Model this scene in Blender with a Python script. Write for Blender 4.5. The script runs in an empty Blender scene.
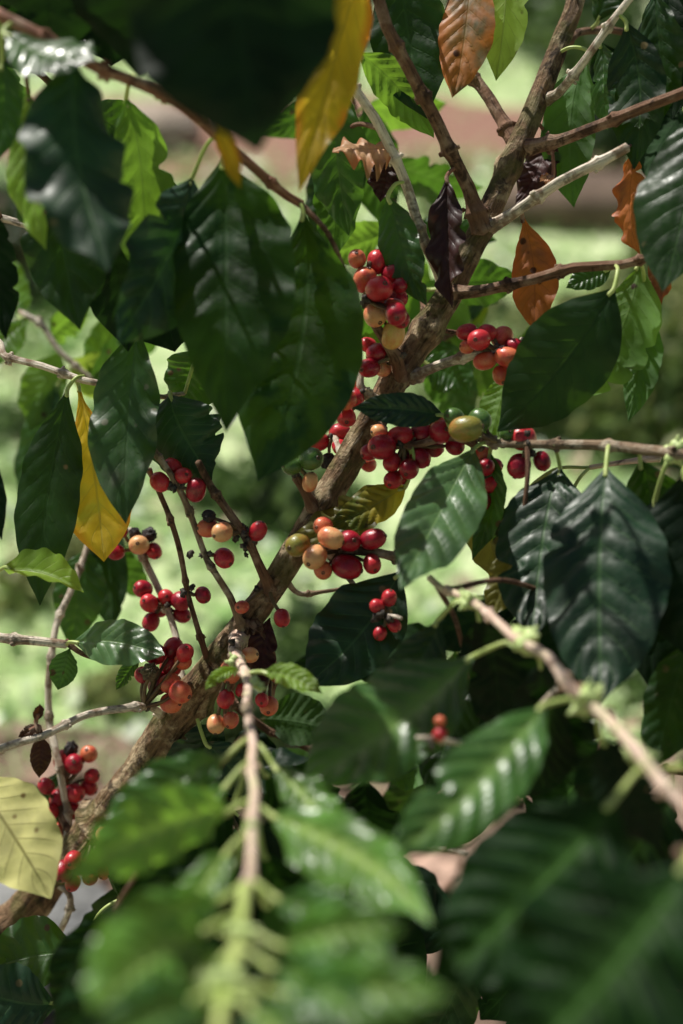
import bpy, math, random
import numpy as np
from mathutils import Vector, Matrix
random.seed(11); np.random.seed(11)
PI = math.pi
sc = bpy.context.scene
COL = sc.collection
# ------------------------------------------------------------------ camera
F = 1422.0; H = 1.45; TH = math.radians(24.0)
CAM = np.array([0, 0, H], float)
FW = np.array([0, math.cos(TH), -math.sin(TH)]); UP = np.array([0, math.sin(TH), math.cos(TH)]); RT = np.array([1.0, 0, 0])
def P(x, y, d):
    return CAM + d * (FW + RT * (x - 341.5) / F + UP * (512 - y) / F)
def G(x, y, z=0.0):
    r = FW + RT * (x - 341.5) / F + UP * (512 - y) / F
    return CAM + r * ((z - H) / r[2])
cam = bpy.data.cameras.new('camera'); co = bpy.data.objects.new('camera', cam); COL.objects.link(co)
co.location = CAM; co.rotation_euler = (PI / 2 - TH, 0, 0)
cam.sensor_fit = 'VERTICAL'; cam.sensor_height = 36; cam.sensor_width = 24; cam.lens = 50; cam.clip_start = 0.02; cam.clip_end = 500
cam.dof.use_dof = True; cam.dof.focus_distance = 1.0; cam.dof.aperture_fstop = 2.8; cam.dof.aperture_blades = 0
sc.camera = co
sc.view_settings.view_transform = 'Standard'; sc.view_settings.look = 'None'; sc.view_settings.exposure = 0
sc.cycles.use_denoising = True
sc.cycles.max_bounces = 7; sc.cycles.transmission_bounces = 4; sc.cycles.diffuse_bounces = 2
sc.cycles.sample_clamp_indirect = 6
# ------------------------------------------------------------------ light
SUN = np.array([-0.40, 0.36, 0.85]); SUN /= np.linalg.norm(SUN)
w = bpy.data.worlds.new('World'); sc.world = w; w.use_nodes = True
nt = w.node_tree; nt.nodes.clear()
sky = nt.nodes.new('ShaderNodeTexSky'); sky.sky_type = 'NISHITA'; sky.sun_disc = False
sky.sun_elevation = math.asin(SUN[2]); sky.sun_rotation = math.atan2(SUN[0], SUN[1])
bg = nt.nodes.new('ShaderNodeBackground'); bg.inputs[1].default_value = 0.05; sky.dust_density = 2.5
wo = nt.nodes.new('ShaderNodeOutputWorld'); nt.links.new(sky.outputs[0], bg.inputs[0]); nt.links.new(bg.outputs[0], wo.inputs[0])
sl = bpy.data.lights.new('sun', 'SUN'); sl.energy = 5.0; sl.angle = math.radians(0.5); sl.color = (1, .965, .89)
so = bpy.data.objects.new('sun', sl); COL.objects.link(so); so.location = (0, 0, 6)
so.rotation_euler = Vector(SUN).to_track_quat('Z', 'Y').to_euler()

# ------------------------------------------------------------------ node helpers
class NT:
    def __init__(s, name):
        s.m = bpy.data.materials.new(name); s.m.use_nodes = True; s.t = s.m.node_tree; s.t.nodes.clear()
        s.out = s.n('ShaderNodeOutputMaterial')
    def n(s, ty, **kw):
        nd = s.t.nodes.new(ty)
        for k, v in kw.items(): setattr(nd, k, v)
        return nd
    def put(s, sock, v):
        if isinstance(v, bpy.types.NodeSocket): s.t.links.new(v, sock)
        elif isinstance(v, (tuple, list)) and len(v) == 3 and sock.type == 'RGBA': sock.default_value = (*v, 1)
        else: sock.default_value = v
    def math(s, op, a, b=0.0, c=0.0, clamp=False):
        nd = s.n('ShaderNodeMath', operation=op, use_clamp=clamp)
        s.put(nd.inputs[0], a); s.put(nd.inputs[1], b); s.put(nd.inputs[2], c)
        return nd.outputs[0]
    def mix(s, f, a, b, bt='MIX'):
        nd = s.n('ShaderNodeMix', data_type='RGBA', blend_type=bt)
        s.put(nd.inputs[0], f); s.put(nd.inputs[6], a); s.put(nd.inputs[7], b)
        return nd.outputs[2]
    def ramp(s, v, a, b, lo=0.0, hi=1.0):
        nd = s.n('ShaderNodeMapRange', interpolation_type='SMOOTHSTEP')
        s.put(nd.inputs[0], v)
        for i, q in enumerate((a, b, lo, hi)): nd.inputs[1 + i].default_value = q
        return nd.outputs[0]
    def noise(s, scale, det=3.0, vec=None, rough=.5, dist=0.0, col=False):
        nd = s.n('ShaderNodeTexNoise'); nd.inputs['Scale'].default_value = scale; nd.inputs['Detail'].default_value = det
        nd.inputs['Roughness'].default_value = rough; nd.inputs['Distortion'].default_value = dist
        if vec is not None: s.t.links.new(vec, nd.inputs['Vector'])
        return nd.outputs[1 if col else 0]
    def obj(s):
        return s.n('ShaderNodeTexCoord').outputs['Object']
    def bump(s, h, st, dist=0.002):
        nd = s.n('ShaderNodeBump'); nd.inputs['Strength'].default_value = st; nd.inputs['Distance'].default_value = dist
        s.t.links.new(h, nd.inputs['Height']); return nd.outputs[0]
    def bsdf(s, **kw):
        nd = s.n('ShaderNodeBsdfPrincipled')
        for k, v in kw.items(): s.put(nd.inputs[k.replace('_', ' ')], v)
        return nd
    def fin(s, sh):
        s.t.links.new(sh, s.out.inputs[0]); return s.m

NV = 9.0; VS = 0.20
def leaf_mat(name, top, under, trans, vein, rough=.3, tmix=.32, blotch=None, bl=(.55, .7), spots=.0, spotcol=(.05, .025, .01), coat=.0, edge=None, veink=.5, spec=.5, midw=.0):
    N = NT(name)
    uv = N.n('ShaderNodeUVMap').outputs[0]
    sp = N.n('ShaderNodeSeparateXYZ'); N.t.links.new(uv, sp.inputs[0])
    au = N.math('MULTIPLY', N.math('ABSOLUTE', N.math('SUBTRACT', sp.outputs[0], .5)), 2.0)
    v = sp.outputs[1]
    oi = N.n('ShaderNodeObjectInfo').outputs['Random']
    ob = N.obj()
    mp = N.n('ShaderNodeVectorMath', operation='ADD'); N.t.links.new(ob, mp.inputs[0]); N.t.links.new(oi, mp.inputs[1])
    vec = mp.outputs[0]
    mid = N.ramp(au, .015, .055, 1, 0)
    wob = N.math('MULTIPLY', N.noise(25, 2, vec), .10)
    ph = N.math('ADD', N.math('MULTIPLY', N.math('SUBTRACT', v, N.math('MULTIPLY', au, VS)), NV), wob)
    fr = N.math('ABSOLUTE', N.math('SUBTRACT', N.math('FRACT', N.math('ADD', ph, .45)), .5))
    sv = N.math('MULTIPLY', N.ramp(fr, .02, .085, 1, 0), N.ramp(au, .5, .95, .55, .0))
    vm = N.math('MAXIMUM', mid, sv)
    if midw: vm = N.math('MAXIMUM', vm, N.ramp(au, .0, .42, midw, 0))
    fine = N.noise(190, 3, vec); broad = N.noise(22, 3, vec, dist=.6)
    br = N.ramp(broad, .3, .7, .62, 1.4)
    br = N.math('MULTIPLY', br, N.math('ADD', .78, N.math('MULTIPLY', oi, .45)))
    c1 = N.mix(1.0, top, N.mix(0, (1, 1, 1), (1, 1, 1)), 'MIX')
    hsv = N.n('ShaderNodeHueSaturation'); N.put(hsv.inputs['Color'], top); N.put(hsv.inputs['Value'], br)
    ctop = hsv.outputs[0]
    if blotch is not None:
        bm = N.ramp(N.noise(16, 4, vec, .6, .4), bl[0], bl[1])
        ctop = N.mix(bm, ctop, blotch)
    if edge is not None:
        em = N.math('MULTIPLY', N.ramp(au, .45, 1.0), N.ramp(broad, .35, .6))
        ctop = N.mix(em, ctop, edge)
    ctop = N.mix(N.math('MULTIPLY', vm, veink), ctop, vein)
    h2 = N.n('ShaderNodeHueSaturation'); N.put(h2.inputs['Color'], under); N.put(h2.inputs['Value'], br)
    cun = N.mix(N.math('MULTIPLY', vm, min(1, veink + .15)), h2.outputs[0], vein)
    back = N.n('ShaderNodeNewGeometry').outputs['Backfacing']
    col = N.mix(back, ctop, cun)
    ctr = N.mix(N.math('MULTIPLY', vm, .45), trans, tuple(c * .35 for c in trans))
    if blotch is not None: ctr = N.mix(bm, ctr, tuple(c * 1.6 for c in blotch))
    if edge is not None: ctr = N.mix(em, ctr, tuple(c * 1.5 for c in edge))
    ctr = N.mix(.8, ctr, N.mix(N.ramp(broad, .25, .75), (.55, .55, .5), (1.2, 1.2, 1.2)), 'MULTIPLY')
    if spots > 0:
        vo = N.n('ShaderNodeTexVoronoi'); vo.inputs['Scale'].default_value = 55; N.t.links.new(vec, vo.inputs['Vector'])
        sm = N.math('MULTIPLY', N.ramp(vo.outputs['Distance'], .10, .17, 1, 0), N.ramp(N.noise(14, 2, vec), .62 - spots * .3, .68 - spots * .3))
        col = N.mix(sm, col, spotcol); ctr = N.mix(sm, ctr, spotcol)
    rg = N.math('ADD', N.ramp(fine, .3, .7, rough - .05, rough + .12), N.math('MULTIPLY', back, .3))
    rg = N.math('ADD', rg, N.ramp(N.noise(45, 4, vec, .65), .5, .75, 0, .16))
    hgt = N.math('ADD', N.math('MULTIPLY', fine, .35), N.math('MULTIPLY', vm, -.6))
    hgt = N.math('ADD', hgt, N.math('MULTIPLY', N.noise(70, 3, vec, .6), 1.0))
    nb = N.bump(hgt, .35, .0013)
    b = N.bsdf(Base_Color=col, Roughness=rg, Normal=nb)
    b.inputs['Specular IOR Level'].default_value = spec
    b.inputs['Coat Weight'].default_value = coat; b.inputs['Coat Roughness'].default_value = .22
    tr = N.n('ShaderNodeBsdfTranslucent'); N.put(tr.inputs[0], ctr); N.t.links.new(nb, tr.inputs[1])
    mx = N.n('ShaderNodeMixShader'); mx.inputs[0].default_value = tmix
    N.t.links.new(b.outputs[0], mx.inputs[1]); N.t.links.new(tr.outputs[0], mx.inputs[2])
    return N.fin(mx.outputs[0])

LM = {
 'dark':   leaf_mat('coffee_leaf_dark', (.009, .028, .009), (.035, .075, .022), (.11, .27, .015), (.05, .11, .03), .36, .22, spec=.35, spots=.35, spotcol=(.16, .12, .05)),
 'dusty':  leaf_mat('coffee_leaf_dusty', (.022, .055, .018), (.06, .12, .04), (.14, .34, .03), (.07, .13, .05), .34, .26, blotch=(.07, .09, .05), bl=(.52, .72), spots=.9, spotcol=(.17, .18, .12), coat=.2),
 'yellowlit': leaf_mat('coffee_leaf_yellow_green_veined', (.70, .50, .04), (.66, .48, .08), (.98, .72, .05), (.62, .60, .16), .45, .64, blotch=(.45, .46, .05), bl=(.5, .7), spots=.2, edge=(.72, .34, .03)),
 'shade':  leaf_mat('coffee_leaf_shade', (.005, .015, .007), (.014, .034, .012), (.04, .12, .012), (.014, .038, .012), .5, .14, spec=.16),  # darker copy for shadowed leaves, the shade is put into its colour
 'mid':    leaf_mat('coffee_leaf_mid', (.018, .055, .014), (.06, .13, .04), (.18, .42, .03), (.09, .19, .05), .32, .30, spots=.5, spotcol=(.12, .08, .03)),
 'bright': leaf_mat('coffee_leaf_bright', (.05, .14, .02), (.10, .20, .05), (.34, .62, .05), (.20, .34, .08), .36, .42, spots=.3),
 'lime':   leaf_mat('coffee_leaf_lime', (.16, .30, .03), (.22, .34, .07), (.55, .75, .08), (.35, .45, .12), .4, .45, spots=.5, spotcol=(.08, .06, .01)),
 'yellow': leaf_mat('coffee_leaf_yellow', (.82, .52, .03), (.78, .52, .06), (1.0, .74, .05), (.70, .50, .12), .45, .75, blotch=(.78, .34, .02), bl=(.5, .75), spots=.25, edge=(.62, .22, .02), spotcol=(.15, .06, .02)),
 'yellowgreen': leaf_mat('coffee_leaf_yellowing', (.40, .32, .03), (.38, .34, .06), (.85, .68, .05), (.45, .45, .12), .45, .45, blotch=(.10, .16, .02), bl=(.46, .62), spots=.4, spotcol=(.10, .05, .01)),
 'pale':   leaf_mat('coffee_leaf_pale', (.52, .50, .16), (.58, .56, .22), (.80, .78, .25), (.22, .20, .06), .5, .3, blotch=(.42, .42, .10), bl=(.5, .8), spots=.7, spotcol=(.20, .14, .04), veink=.7),
 'orange': leaf_mat('coffee_leaf_orange', (.46, .14, .035), (.48, .19, .07), (.85, .28, .05), (.22, .08, .03), .5, .40, blotch=(.20, .07, .03), bl=(.48, .62), spots=.7, spotcol=(.09, .03, .01), edge=(.50, .12, .02)),
 'orangegreen': leaf_mat('coffee_leaf_turning', (.40, .15, .03), (.40, .17, .05), (.75, .26, .04), (.32, .20, .05), .5, .40, blotch=(.09, .10, .03), bl=(.42, .56), spots=.5, spotcol=(.09, .03, .01), edge=(.6, .18, .02)),
 'dried':  leaf_mat('coffee_leaf_dried', (.045, .012, .010), (.07, .028, .02), (.12, .02, .01), (.05, .02, .012), .5, .12),
 'pinkdry': leaf_mat('coffee_leaf_curled_dry', (.60, .36, .20), (.66, .44, .28), (.8, .4, .15), (.5, .3, .14), .55, .3, blotch=(.35, .10, .03), bl=(.6, .7), edge=(.45, .14, .04)),
 'litter': leaf_mat('fallen_leaf_brown', (.42, .28, .21), (.46, .33, .26), (.4, .25, .15), (.3, .2, .14), .8, .1, blotch=(.28, .15, .09), bl=(.5, .7), spots=.4),
 'bronze': leaf_mat('young_leaf_bronze', (.07, .035, .018), (.10, .05, .03), (.25, .08, .02), (.12, .06, .03), .35, .25),
 'olive':  leaf_mat('coffee_leaf_olive', (.10, .10, .02), (.15, .14, .04), (.40, .33, .04), (.16, .15, .05), .45, .35, blotch=(.30, .16, .03), bl=(.55, .7), spots=.5),
 'fresh':  leaf_mat('coffee_leaf_fresh', (.085, .21, .035), (.14, .28, .06), (.36, .68, .06), (.42, .58, .16), .34, .34, coat=.35, veink=.8, midw=.8),
 'freshdark':  leaf_mat('coffee_leaf_fresh_dark', (.04, .12, .024), (.08, .18, .045), (.24, .48, .03), (.24, .40, .09), .34, .28, coat=.3, veink=.8, midw=.6),
 'ribbed':  leaf_mat('coffee_leaf_ribbed', (.005, .020, .005), (.02, .05, .015), (.07, .20, .015), (.07, .17, .03), .5, .16, veink=.8, spec=.12, midw=.35),
 'deep':  leaf_mat('coffee_leaf_deep', (.010, .030, .010), (.04, .08, .025), (.18, .42, .02), (.045, .10, .03), .42, .32, spec=.22, blotch=(.02, .06, .015), bl=(.5, .6)),
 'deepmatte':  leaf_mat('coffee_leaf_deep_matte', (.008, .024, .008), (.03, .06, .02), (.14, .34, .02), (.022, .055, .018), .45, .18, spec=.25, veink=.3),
 'satin':  leaf_mat('coffee_leaf_satin', (.07, .15, .055), (.12, .22, .07), (.26, .46, .06), (.22, .36, .12), .36, .28, coat=.5, spots=.2),
 'sheen':  leaf_mat('coffee_leaf_glossy', (.009, .036, .014), (.04, .08, .03), (.06, .18, .02), (.08, .18, .05), .47, .16, coat=.05, midw=.15, spots=.2, spotcol=(.12, .10, .04)),
}
def bark_mat(name, c1, c2, c3, sc_=1.0, moss=0.0, bumps=.8):
    N = NT(name); ob = N.obj()
    uv = N.n('ShaderNodeUVMap').outputs[0]
    mp = N.n('ShaderNodeMapping'); N.t.links.new(uv, mp.inputs[0]); mp.inputs['Scale'].default_value = (9 * sc_, 22, 1)
    n1 = N.noise(2.2, 5, mp.outputs[0], .65, .4); n2 = N.noise(60, 5, ob, .65); n3 = N.noise(260, 3, ob, .6)
    c = N.mix(N.ramp(n1, .32, .68), c1, c2)
    c = N.mix(N.ramp(n2, .48, .64), c, c3); c = N.mix(N.ramp(N.noise(38, 4, ob, .7, .5), .54, .64, 0, .85), c, tuple(q * .28 for q in c1))
    c = N.mix(N.ramp(n1, .42, .34, 0, .75), c, tuple(q * .3 for q in c1))
    c = N.mix(N.ramp(n3, .55, .8, 0, .5), c, tuple(q * .35 for q in c1))
    if moss: c = N.mix(N.math('MULTIPLY', N.ramp(N.noise(32, 4, ob, .6), .5, .62), moss), c, (.13, .13, .035))
    hgt = N.math('ADD', N.math('ADD', N.math('MULTIPLY', n1, 1.2), N.math('MULTIPLY', n2, 1.0)), N.math('MULTIPLY', n3, .4))
    b = N.bsdf(Base_Color=c, Roughness=.8, Normal=N.bump(hgt, bumps, .006))
    b.inputs['Specular IOR Level'].default_value = .3
    return N.fin(b.outputs[0])
BM = {
 'trunk': bark_mat('coffee_bark', (.16, .09, .05), (.36, .25, .16), (.46, .36, .25), 1, .0, 1.0),
 'mossy': bark_mat('coffee_bark_lichen', (.11, .065, .035), (.36, .225, .125), (.56, .43, .27), 1, .6, 1.0),
 'twig':  bark_mat('twig_bark', (.20, .125, .075), (.36, .26, .17), (.50, .42, .32), .6, 0, .5),
 'grey':  bark_mat('twig_bark_pale', (.64, .53, .40), (.86, .78, .66), (.28, .19, .13), .6, 0, .4),
 'brown': bark_mat('twig_bark_brown', (.12, .06, .035), (.25, .135, .08), (.33, .22, .15), .6, 0, .5),
 'red':   bark_mat('young_twig_bark', (.20, .085, .055), (.34, .17, .11), (.45, .30, .22), .6, 0, .3),
 'pink':  bark_mat('young_twig_bark_pink', (.66, .43, .32), (.84, .68, .56), (.68, .60, .38), .6, 0, .3),
}
def simple(name, c, rough=.5, c2=None, ns=80, sub=0, bumpk=0.2, tm=0):
    N = NT(name); ob = N.obj(); n = N.noise(ns, 3, ob)
    col = N.mix(N.ramp(n, .35, .65), c, c2 or tuple(q * .7 for q in c))
    b = N.bsdf(Base_Color=col, Roughness=rough, Normal=N.bump(n, bumpk, .001))
    if not tm: return N.fin(b.outputs[0])
    tr = N.n('ShaderNodeBsdfTranslucent'); N.put(tr.inputs[0], col)
    mx = N.n('ShaderNodeMixShader'); mx.inputs[0].default_value = tm
    N.t.links.new(b.outputs[0], mx.inputs[1]); N.t.links.new(tr.outputs[0], mx.inputs[2]); return N.fin(mx.outputs[0])
GREEN = simple('green_stalk', (.40, .52, .13), .45, (.50, .58, .20), 60)
BUD = simple('pale_bud', (.62, .74, .32), .5, (.48, .62, .20), 200)
HUSK = simple('dried_husk', (.02, .014, .012), .8, (.12, .10, .08), 300, bumpk=.8)
STALK = simple('cherry_stalk', (.20, .14, .06), .6, (.12, .07, .04), 200)
def cherry_mat(name, a, b_, k=.5, rough=.29):
    N = NT(name); oi = N.n('ShaderNodeObjectInfo').outputs['Random']; ob = N.obj()
    sp = N.n('ShaderNodeSeparateXYZ'); N.t.links.new(ob, sp.inputs[0])
    ad = N.n('ShaderNodeVectorMath', operation='ADD'); N.t.links.new(ob, ad.inputs[0]); N.t.links.new(oi, ad.inputs[1])
    n = N.noise(1.3, 3, ad.outputs[0], .55)
    f = N.math('ADD', N.math('MULTIPLY', sp.outputs[2], -.22), N.math('MULTIPLY', N.math('SUBTRACT', n, .5), 3.4))
    f = N.ramp(N.math('ADD', f, N.math('MULTIPLY', N.math('SUBTRACT', oi, .5), .6)), -.5, .7)
    c = N.mix(f, a, b_)
    spk = N.noise(14, 2, ad.outputs[0]); c = N.mix(N.ramp(spk, .66, .74, 0, .35), c, tuple(min(1, q * 1.5 + .08) for q in a))
    c = N.mix(N.ramp(N.noise(3.2, 4, ad.outputs[0], .6), .60, .70, 0, .3), c, tuple(q * .35 for q in b_)); c = N.mix(N.ramp(N.noise(30, 2, ad.outputs[0]), .70, .76, 0, .6), c, (.12, .06, .04))
    c = N.mix(N.ramp(sp.outputs[2], .955, .985), c, (.10, .05, .03))
    sr = N.ramp(N.noise(5, 3, ad.outputs[0]), .3, .7, rough - .04, rough + .14)
    b = N.bsdf(Base_Color=c, Roughness=sr, Normal=N.bump(N.noise(6, 4, ad.outputs[0]), .10, .06))
    b.inputs['Subsurface Weight'].default_value = .12; b.inputs['Subsurface Scale'].default_value = .003; b.inputs['Subsurface Radius'].default_value = (1, .3, .15)
    b.inputs['Coat Weight'].default_value = .15; b.inputs['Coat Roughness'].default_value = .2
    return N.fin(b.outputs[0])
CM = {
 'C': cherry_mat('cherry_crimson', (.42, .010, .028), (.20, .005, .016)),
 'R': cherry_mat('cherry_red', (.64, .035, .045), (.38, .010, .025)),
 'O': cherry_mat('cherry_orange_red', (.76, .20, .09), (.66, .06, .045)),
 'P': cherry_mat('cherry_peach', (.86, .45, .20), (.78, .22, .10)),
 'Y': cherry_mat('cherry_yellow', (.78, .56, .18), (.74, .32, .09)),
 'V': cherry_mat('cherry_olive', (.26, .24, .045), (.42, .20, .05)),
 'G': cherry_mat('cherry_green', (.07, .15, .03), (.10, .19, .04)),
 'K': simple('cherry_black', (.015, .010, .010), .6, (.04, .03, .03), 3, bumpk=.8),
 'B': simple('cherry_dried_brown', (.16, .12, .07), .8, (.07, .05, .03), 4, bumpk=.9),
}
# ------------------------------------------------------------------ mesh helpers
def mesh_np(name, v, f, mats, uv=None, smooth=True, midx=None):
    me = bpy.data.meshes.new(name); me.from_pydata([tuple(q) for q in v], [], [tuple(q) for q in f])
    for m in (mats if isinstance(mats, list) else [mats]): me.materials.append(m)
    if smooth: me.polygons.foreach_set('use_smooth', [True] * len(me.polygons))
    if midx is not None: me.polygons.foreach_set('material_index', midx)
    if uv is not None:
        ul = me.uv_layers.new(name='UVMap'); li = np.zeros(len(me.loops), int); me.loops.foreach_get('vertex_index', li)
        ul.data.foreach_set('uv', np.asarray(uv)[li].astype(np.float32).ravel())
    me.update(); return me
def worldloc(o):
    p = np.array(o.location, float)
    while o.parent: o = o.parent; p = p + np.array(o.location, float)
    return p
def place(name, me, origin, parent=None):
    o = bpy.data.objects.new(name, me); COL.objects.link(o)
    if parent is not None: o.parent = parent; origin = np.array(origin) - worldloc(parent)
    o.location = origin; return o
def tag(o, label=None, cat=None, group=None, kind=None):
    for k, v in (('label', label), ('category', cat), ('group', group), ('kind', kind)):
        if v: o[k] = v
    return o
def empty(name, loc):
    o = bpy.data.objects.new(name, None); COL.objects.link(o); o.location = loc; o.empty_display_size = .05; return o
def catmull(pts, n):
    pts = np.asarray(pts, float); out = []
    Q = np.vstack([2 * pts[0] - pts[1], pts, 2 * pts[-1] - pts[-2]])
    for i in range(len(pts) - 1):
        a, b, c, d = Q[i:i + 4]
        for t in np.linspace(0, 1, n, endpoint=False):
            out.append(.5 * ((2 * b) + (c - a) * t + (2 * a - 5 * b + 4 * c - d) * t * t + (3 * b - a - 3 * c + d) * t ** 3))
    out.append(pts[-1]); return np.array(out)
def nrm(a): return a / (np.linalg.norm(a) + 1e-12)
def tube(path, rad, ns=10, rough=0.0, cap=True, seed=0):
    path = np.asarray(path); n = len(path); rs = np.random.RandomState(seed)
    T = np.gradient(path, axis=0); T /= np.linalg.norm(T, axis=1)[:, None] + 1e-12
    ref = nrm(np.cross(T[0], [.3, .2, .9])); V = []; U = []
    ph = rs.rand(4) * 6.28; L = 0
    for i in range(n):
        ref = nrm(ref - T[i] * ref.dot(T[i])); b = np.cross(T[i], ref)
        if i: L += np.linalg.norm(path[i] - path[i - 1])
        for k in range(ns + 1):
            a = 2 * PI * k / ns
            r = rad[i]
            if rough:
                r *= 1 + rough * (.55 * math.sin(3 * a + ph[0] + L * 40) + .45 * math.sin(5 * a + ph[1] - L * 90) * math.sin(L * 130 + ph[2]) + .4 * math.sin(2 * a + ph[3] + L * 23)+ .5 * (rs.rand() - .5 if k < ns else 0))
            if k == ns: V.append(V[-ns]); U.append((1.0, L)); continue
            V.append(path[i] + r * (math.cos(a) * ref + math.sin(a) * b)); U.append((k / ns, L))
    m = ns + 1; Fc = []
    for i in range(n - 1):
        for k in range(ns):
            Fc.append((i * m + k, i * m + k + 1, (i + 1) * m + k + 1, (i + 1) * m + k))
    if cap:
        for i, s in ((0, -1), (n - 1, 1)):
            V.append(path[i] + T[i] * s * rad[i] * .5); U.append((0, L)); c = len(V) - 1
            for k in range(ns):
                q = (i * m + k, i * m + k + 1, c); Fc.append(q if s > 0 else q[::-1])
    return V, Fc, U
def merge(parts):
    V = []; Fc = []; U = []; MI = []
    for p in parts:
        v, f, u = p[:3]; o = len(V); V += list(v); Fc += [tuple(i + o for i in q) for q in f]; U += list(u); MI += [p[3] if len(p) > 3 else 0] * len(f)
    return V, Fc, U, MI
def blob(c, r, seed=0, sx=1, sy=1, sz=1, jit=.15, nu=10, nv=7):
    rs = np.random.RandomState(seed); V = []; Fc = []
    for j in range(nv + 1):
        t = PI * j / nv
        for i in range(nu):
            a = 2 * PI * i / nu; q = r * (1 + jit * (rs.rand() - .5) * 2)
            if j in (0, nv): q = r
            V.append(np.array(c) + q * np.array([math.sin(t) * math.cos(a) * sx, math.sin(t) * math.sin(a) * sy, math.cos(t) * sz]))
    for j in range(nv):
        for i in range(nu):
            Fc.append((j * nu + i, (j + 1) * nu + i, (j + 1) * nu + (i + 1) % nu, j * nu + (i + 1) % nu))
    return V, Fc, [(0, 0)] * len(V)

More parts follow.
